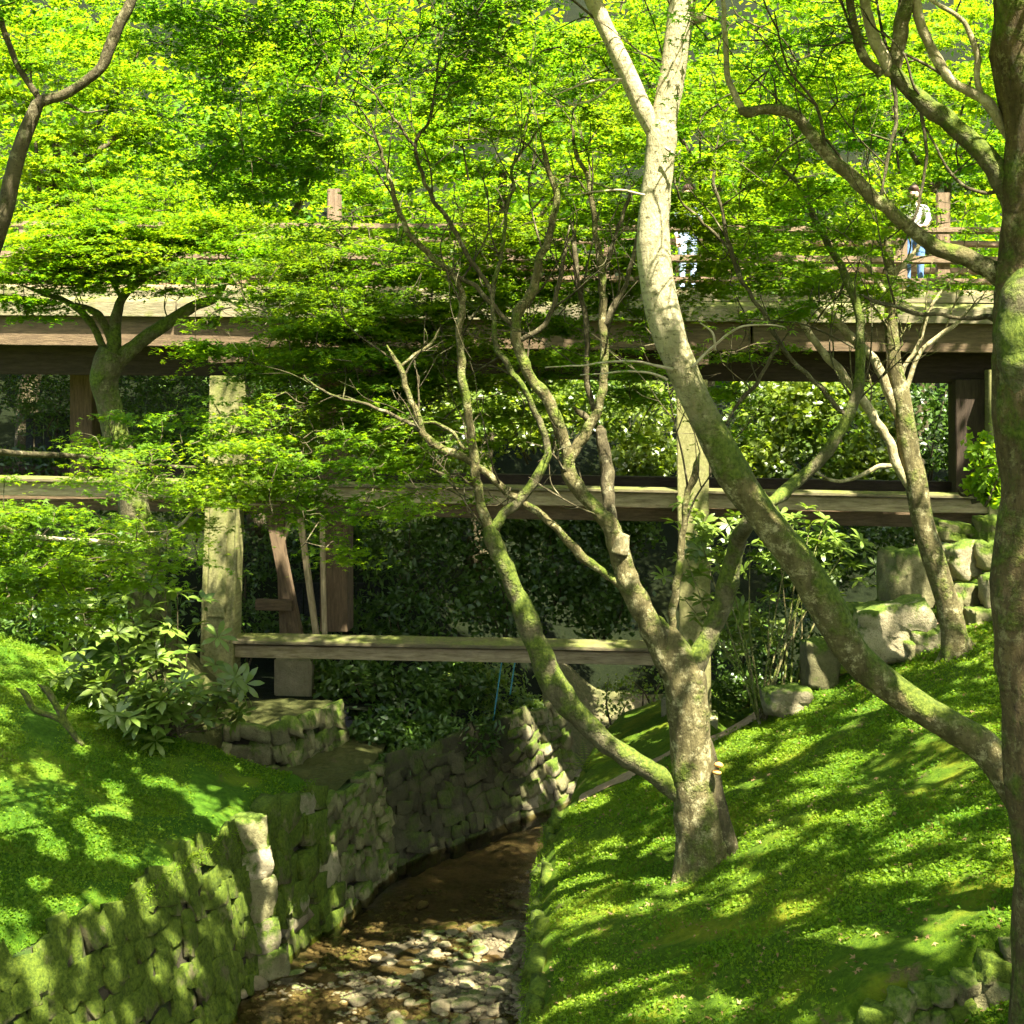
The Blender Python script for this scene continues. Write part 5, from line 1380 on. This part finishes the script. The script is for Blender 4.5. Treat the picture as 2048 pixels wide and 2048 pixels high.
shrub("broadleaf_shrub", "dark broad-leaved shrub behind the lower tie beam, left half", [(660, 1090, 29.6, 110, 70, .6), (820, 1110, 29.8, 120, 90, .7), (800, 1230, 29.4, 120, 60, .6), (690, 1030, 30, 110, 50, .6), (930, 1060, 30, 110, 70, .6)], 'evergreen', 'long', .16, 1300)
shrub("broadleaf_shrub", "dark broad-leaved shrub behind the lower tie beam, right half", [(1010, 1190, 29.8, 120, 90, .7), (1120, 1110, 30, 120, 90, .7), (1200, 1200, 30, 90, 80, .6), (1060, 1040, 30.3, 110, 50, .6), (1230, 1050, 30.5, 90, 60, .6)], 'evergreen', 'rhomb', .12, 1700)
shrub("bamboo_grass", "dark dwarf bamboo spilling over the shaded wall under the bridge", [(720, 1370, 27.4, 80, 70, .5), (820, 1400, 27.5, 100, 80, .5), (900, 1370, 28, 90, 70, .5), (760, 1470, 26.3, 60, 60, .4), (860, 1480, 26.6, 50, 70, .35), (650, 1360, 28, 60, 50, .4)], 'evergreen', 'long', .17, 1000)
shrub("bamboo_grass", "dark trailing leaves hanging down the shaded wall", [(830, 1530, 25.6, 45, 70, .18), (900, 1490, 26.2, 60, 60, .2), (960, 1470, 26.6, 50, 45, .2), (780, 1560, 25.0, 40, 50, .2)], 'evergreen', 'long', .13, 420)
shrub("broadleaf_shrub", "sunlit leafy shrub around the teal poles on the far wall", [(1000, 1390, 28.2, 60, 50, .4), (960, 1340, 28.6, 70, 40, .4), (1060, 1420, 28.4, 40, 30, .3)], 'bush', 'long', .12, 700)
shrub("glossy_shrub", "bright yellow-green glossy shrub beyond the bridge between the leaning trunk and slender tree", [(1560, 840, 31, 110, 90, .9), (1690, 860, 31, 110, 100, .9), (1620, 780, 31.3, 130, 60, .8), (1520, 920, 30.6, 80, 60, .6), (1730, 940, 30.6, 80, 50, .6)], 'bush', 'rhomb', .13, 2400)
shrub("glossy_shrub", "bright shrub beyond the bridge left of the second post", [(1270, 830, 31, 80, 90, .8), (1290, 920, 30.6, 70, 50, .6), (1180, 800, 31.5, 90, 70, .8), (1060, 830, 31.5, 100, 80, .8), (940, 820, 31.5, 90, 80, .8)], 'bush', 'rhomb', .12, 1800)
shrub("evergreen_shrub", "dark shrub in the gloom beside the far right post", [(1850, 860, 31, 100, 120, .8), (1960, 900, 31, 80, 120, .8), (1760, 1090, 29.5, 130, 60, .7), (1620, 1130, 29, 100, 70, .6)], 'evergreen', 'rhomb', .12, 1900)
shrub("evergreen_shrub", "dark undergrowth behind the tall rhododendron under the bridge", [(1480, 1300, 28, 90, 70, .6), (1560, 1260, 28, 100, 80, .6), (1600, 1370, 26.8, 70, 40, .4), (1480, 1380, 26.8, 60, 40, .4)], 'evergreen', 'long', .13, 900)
shrub("ivy_bank", "sunlit ivy and leaf litter on the bank below the lower beam", [(1290, 1370, 31, 60, 40, .5), (1280, 1480, 30.2, 70, 40, .4), (1230, 1400, 31, 40, 60, .4)], 'bush', 'rhomb', .08, 220)
shrub("leafy_shrub", "light green leafy shrub against the old trunk at the right edge", [(1975, 920, 15.5, 45, 60, .3), (1985, 985, 15.5, 30, 30, .25), (1960, 970, 15.6, 30, 25, .25)], 'maple', 'rhomb', .075, 420)

# rhododendrons: whorls of long leaves, every leaf its own piece
def leaf_piece(name, L, w, mat, curl=.18):
    V, Fc = [], []
    prof = [0, .10, .55, .95, 1.0, .82, .45, .04]
    for i, p in enumerate(prof):
        t = i / (len(prof) - 1)
        for sx in (-1, 0, 1):
            V.append((sx * w * p, t * L, -curl * L * t * t + (.10 * w * p if sx else -.02 * L * (p > .2))))
    for i in range(len(prof) - 1):
        for k in range(2): Fc.append((i * 3 + k, i * 3 + k + 1, i * 3 + 4 + k, i * 3 + 3 + k))
    me = bpy.data.meshes.new(name); me.from_pydata(V, [], Fc)
    me.polygons.foreach_set("use_smooth", [True] * len(me.polygons)); me.materials.append(mat)
    a = me.attributes.new("rnd", 'FLOAT', 'POINT'); r_ = random.random(); a.data.foreach_set("value", [r_] * len(V))
    return me
def rhododendron(label, base, whorls, L, inner, seed):
    rs = random.Random(seed)
    root = empty("rhododendron", base, label, "shrub")
    leaves = [leaf_piece("leaf", L * s, L * s * .21, M['rhodo'], c) for s, c in ((1, .12), (.85, .25), (1.1, .3), (.95, .05), (.9, .4))]
    for (px, py, Y) in whorls:
        c = P(px, py, Y)
        b = np.array(base) + np.array([rs.uniform(-.25, .25), rs.uniform(-.2, .2), 0])
        m_ = (c + b) / 2 + np.array([rs.uniform(-.15, .15), rs.uniform(-.1, .1), rs.uniform(-.15, .05)])
        if rs.random() < .45:
            v, f = tube_geo(catmull([b, m_, c], 5), np.linspace(.020, .006, 11), 6)
            mesh_obj("stem", v, f, M['bark_lichen' if seed == 2 else 'bark_dark'], root)
        n_ = rs.randint(6, 8); a0 = rs.uniform(0, 6.28)
        tip = Matrix.Rotation(rs.uniform(-.4, .4), 4, 'X') @ Matrix.Rotation(rs.uniform(-.4, .4), 4, 'Y')
        for i in range(n_):
            pit = rs.uniform(-.25, .65)
            put("leaf", rs.choice(leaves), Matrix.Translation(Vector(c)) @ tip @ Matrix.Rotation(a0 + i * 6.283 / n_ + rs.uniform(-.2, .2), 4, 'Z') @ Matrix.Rotation(pit, 4, 'X'), root)
    pos, nr, hd = [], [], []
    for (px, py, Y, rx, ry, rY, n_) in inner:
        c = P(px, py, Y); ext = np.array([rx * Y / F, rY, ry * Y / F])
        for w in range(n_):
            q = c + rng.normal(size=3) * ext * .55
            ax = rng.normal(size=3) * .35 + np.array([0, -.2, 1.]); ax /= np.linalg.norm(ax)
            e1 = np.cross(ax, [1, 0, 0]); e1 /= np.linalg.norm(e1); e2 = np.cross(ax, e1)
            for i in range(8):
                ph = i * .785 + rng.uniform(-.2, .2); d = e1 * math.cos(ph) + e2 * math.sin(ph); pt = rng.uniform(-.3, .5)
                h_ = d * math.cos(pt) + ax * math.sin(pt)
                pos.append(q + h_ * L * .55); hd.append(h_); nr.append(ax - h_ * (ax @ h_))
    pos, nr, hd = np.array(pos), np.array(nr), np.array(hd)
    leaf_cloud("inner_foliage", pos, nr, L * 1.1 * rng.uniform(.8, 1.15, len(pos)), 'long', 'rhodo', root, heading=hd, gaps=False)
    return root
wl = [(330, 1130, 22.2), (355, 1185, 22), (405, 1200, 22), (300, 1215, 22), (270, 1250, 22), (340, 1260, 22), (310, 1320, 21.6), (265, 1370, 21.4), (300, 1385, 21.3), (325, 1400, 21.2), (285, 1430, 21.2), (230, 1310, 21.8), (210, 1270, 22), (180, 1330, 21.8), (250, 1455, 21.2), (330, 1360, 21.4), (375, 1300, 22), (160, 1290, 22), (395, 1250, 22.2),
      (415, 1405, 22.5), (440, 1395, 22.6), (470, 1400, 22.8), (405, 1440, 22.2), (455, 1435, 22.4), (490, 1425, 22.8), (430, 1330, 22.6), (220, 1220, 22), (200, 1380, 21.5), (345, 1430, 21.3), (365, 1350, 21.6), (275, 1290, 21.9), (385, 1395, 22), (240, 1410, 21.3), (310, 1450, 21.1), (140, 1350, 21.8), (300, 1170, 22.2), (250, 1190, 22.2)]
bl = np.array([P(330, 1480, 22)[0], 22.0, 0]); bl[2] = zl_xy(bl[0], 22.0)
rhododendron("rhododendron with pale whorled leaves below the left bridge post", bl, wl, .25, [(270, 1300, 22.2, 130, 120, .5, 60), (430, 1400, 22.6, 70, 50, .3, 18), (290, 1400, 21.4, 90, 60, .4, 30)], 1)
for i, sp in enumerate([[(160, 1470, 14), (120, 1440, 14), (70, 1420, 16), (50, 1385, 15), (32, 1375, 12)], [(130, 1440, 14), (110, 1410, 16), (95, 1380, 17), (75, 1368, 14)], [(150, 1460, 12), (135, 1420, 12), (142, 1400, 11)]]):
    pass
st = empty("pruned_stump", tuple(P(165, 1480, 20.6)), "bare gnarled pruned stump on the left mossy slope", "stump")
for sp in [[(165, 1490, 16), (120, 1440, 14), (70, 1420, 15), (50, 1388, 16), (32, 1376, 13)], [(130, 1450, 14), (112, 1410, 15), (95, 1382, 17), (75, 1368, 14)], [(150, 1470, 12), (128, 1430, 12), (142, 1402, 11)]]:
    limb("branch", sp, 'bark_moss', st, 20.6, 8, .15)
wr = [(1390, 1030, 23.5), (1350, 1045, 23.5), (1430, 1060, 23.5), (1470, 1040, 23.5), (1400, 1075, 23.5), (1370, 1110, 23.4), (1590, 1035, 23.6), (1620, 1050, 23.6), (1650, 1040, 23.6), (1560, 1065, 23.5), (1600, 1090, 23.5), (1640, 1085, 23.5), (1690, 1100, 23.6), (1710, 1130, 23.6), (1680, 1150, 23.5), (1720, 1160, 23.5), (1750, 1170, 23.5), (1640, 1130, 23.4), (1600, 1130, 23.4),
      (1690, 1210, 23.4), (1670, 1190, 23.4), (1560, 1110, 23.4), (1500, 1090, 23.5), (1430, 1110, 23.4), (1390, 1150, 23.4), (1460, 1150, 23.4), (1420, 1190, 23.4), (1460, 1220, 23.3), (1400, 1250, 23.3), (1370, 1200, 23.4), (1520, 1140, 23.4), (1480, 1260, 23.3), (1540, 1190, 23.3), (1590, 1200, 23.3), (1610, 1220, 23.3), (1520, 1250, 23.3), (1380, 1290, 23.2)]
br = np.array([P(1550, 1495, 22.2)[0], 22.2, 0]); br[2] = zr_xy(br[0], 22.2) - .02
rhododendron("tall rhododendron with bright whorls and bare stems behind the leaning trunk", br, wr, .20, [(1420, 1110, 23.8, 90, 90, .4, 45), (1630, 1110, 23.8, 110, 70, .4, 55), (1470, 1240, 23.6, 90, 60, .3, 35)], 2)
# fern by the path
fr = empty("fern", tuple(P(1170, 1530, 23)), "small yellow-green fern beside the earth path", "fern")
lf = leaf_piece("pinna", .10, .022, M['grass'])
for (tx, ty) in [(1165, 1480), (1190, 1500), (1145, 1505), (1130, 1525), (1205, 1525)]:
    a, b = P(1172, 1545, 23), P(tx, ty, 22.9)
    pth = catmull([a, (a + b) / 2 + np.array([0, 0, .04]), b], 6)
    v, f = tube_geo(pth, np.linspace(.006, .002, len(pth)), 4); mesh_obj("stalk", v, f, M['bush'], fr)
    for i in range(3, len(pth)):
        for s in (-1, 1):
            sc = 1.1 - .8 * i / len(pth)
            put("pinna", lf, Matrix.Translation(Vector(pth[i])) @ Matrix.Rotation(-s * 1.35, 4, 'Z') @ Matrix.Scale(sc, 4), fr)

# ------------------------------------------------------------------ grass and ground cover
def ground_cover(name, label, n, xs, ys, zf, inside, size, mat='grass', leafy=.48):
    gx, gy = np.arange(xs[0], xs[1] + .2, .12), np.arange(ys[0], ys[1] + .2, .12)
    H = np.array([[zf(a, b) for a in gx] for b in gy]); N = np.array([[fbm(a, b, .9, 2.2, 3) for a in gx] for b in gy]); I = np.array([[inside(a, b) for a in gx] for b in gy])
    x = rng.uniform(*xs, n); y = rng.uniform(*ys, n)
    fx, fy = (x - xs[0]) / .12, (y - ys[0]) / .12; ix, iy = fx.astype(int), fy.astype(int); fx -= ix; fy -= iy
    z = (H[iy, ix] * (1 - fx) + H[iy, ix + 1] * fx) * (1 - fy) + (H[iy + 1, ix] * (1 - fx) + H[iy + 1, ix + 1] * fx) * fy
    ok = I[iy, ix] & (N[iy, ix] > rng.uniform(-.45, .40, n))
    pts = np.stack([x, y, z], 1)[ok]
    k = rng.random(len(pts)) < leafy
    bl = pts[~k]; up = rng.normal(size=bl.shape) * .45 + np.array([0, 0, 1.])
    nr = np.cross(up, rng.normal(size=bl.shape))
    o1 = leaf_cloud(name, bl, nr, size * rng.uniform(.5, 1.5, len(bl)), 'blade', mat, None, heading=up, gaps=False)
    # heading is along the blade; leaf_cloud crosses it with the normal
    lv = pts[k] + np.array([0, 0, .012]) + rng.random((int(k.sum()), 1)) ** 2 * np.array([[0, 0, .05]])
    o2 = leaf_cloud("ground_leaves", lv, rng.normal(size=lv.shape) * .65 + np.array([0, 0, 1.]), size * .78 * rng.uniform(.5, 1.4, len(lv)), 'rhomb', mat, None, gaps=False)
    tag(o1, label, "grass"); tag(o2, label.replace("grass", "small leafy weeds"), "weeds")
ground_cover("grass", "short grass on the right mossy bank", 330000, (.3, 8.5), (10.5, 22.4), lambda a, b: zr_xy(a, b) - .01, lambda a, b: a > xr(b) + .12 and abs(a) < b * .33, .048)
ground_cover("grass", "short grass on the left mossy bank", 220000, (-9, -3), (14, 23.5), lambda a, b: zl_xy(a, b) - .01, lambda a, b: a < xl(b) - .05 and abs(a) < b * .34, .048)
# moss and weeds hanging over the edges of the walls
pts, hd = [], []
for _ in range(9000):
    Y = rng.uniform(14, 22.2)
    if rng.random() < .6: x = xl(Y) + rng.uniform(-.12, .10); z = -5.86 - rng.random() ** 2 * .25
    else: x = xr(Y) + rng.uniform(-.12, .12); z = -6.42 - rng.random() ** 2 * .2
    pts.append((x, Y, z))
pts = np.array(pts)
o = leaf_cloud("hanging_moss", pts, rng.normal(size=pts.shape) + np.array([0, 0, .3]), .05 * rng.uniform(.6, 1.5, len(pts)), 'blade', 'grass', None, gaps=False)
tag(o, "fringe of moss and grass hanging over the wall tops", "moss")
# fallen leaves on the right bank and in the stream
fl = leaf_mat("fallen_leaf", (.17, .10, .035), (.34, .24, .11), (.2, .1, .03), (.3, .2, .05), .2, .6, .1)
pts = []
while len(pts) < 1100:
    Y = rng.uniform(11, 22.3); x = rng.uniform(xr(Y) + .1, Y * .33)
    if fbm(x, Y, .8, 5.5, 2) > .05 or rng.random() < .2: pts.append((x, Y, zr_xy(x, Y) + .02))
pts = np.array(pts); M['fallen'] = fl
tag(leaf_cloud("fallen_leaves", pts, rng.normal(size=pts.shape) * .4 + np.array([0, 0, 1.]), .06 * rng.uniform(.6, 1.4, len(pts)), 'star3', 'fallen', None, gaps=False), "dry brown leaves scattered over the mossy bank", "fallen leaves")
print("TRIS", sum(len(o.data.polygons) for o in scene.objects if o.type == 'MESH'), "OBJ", len(scene.objects))
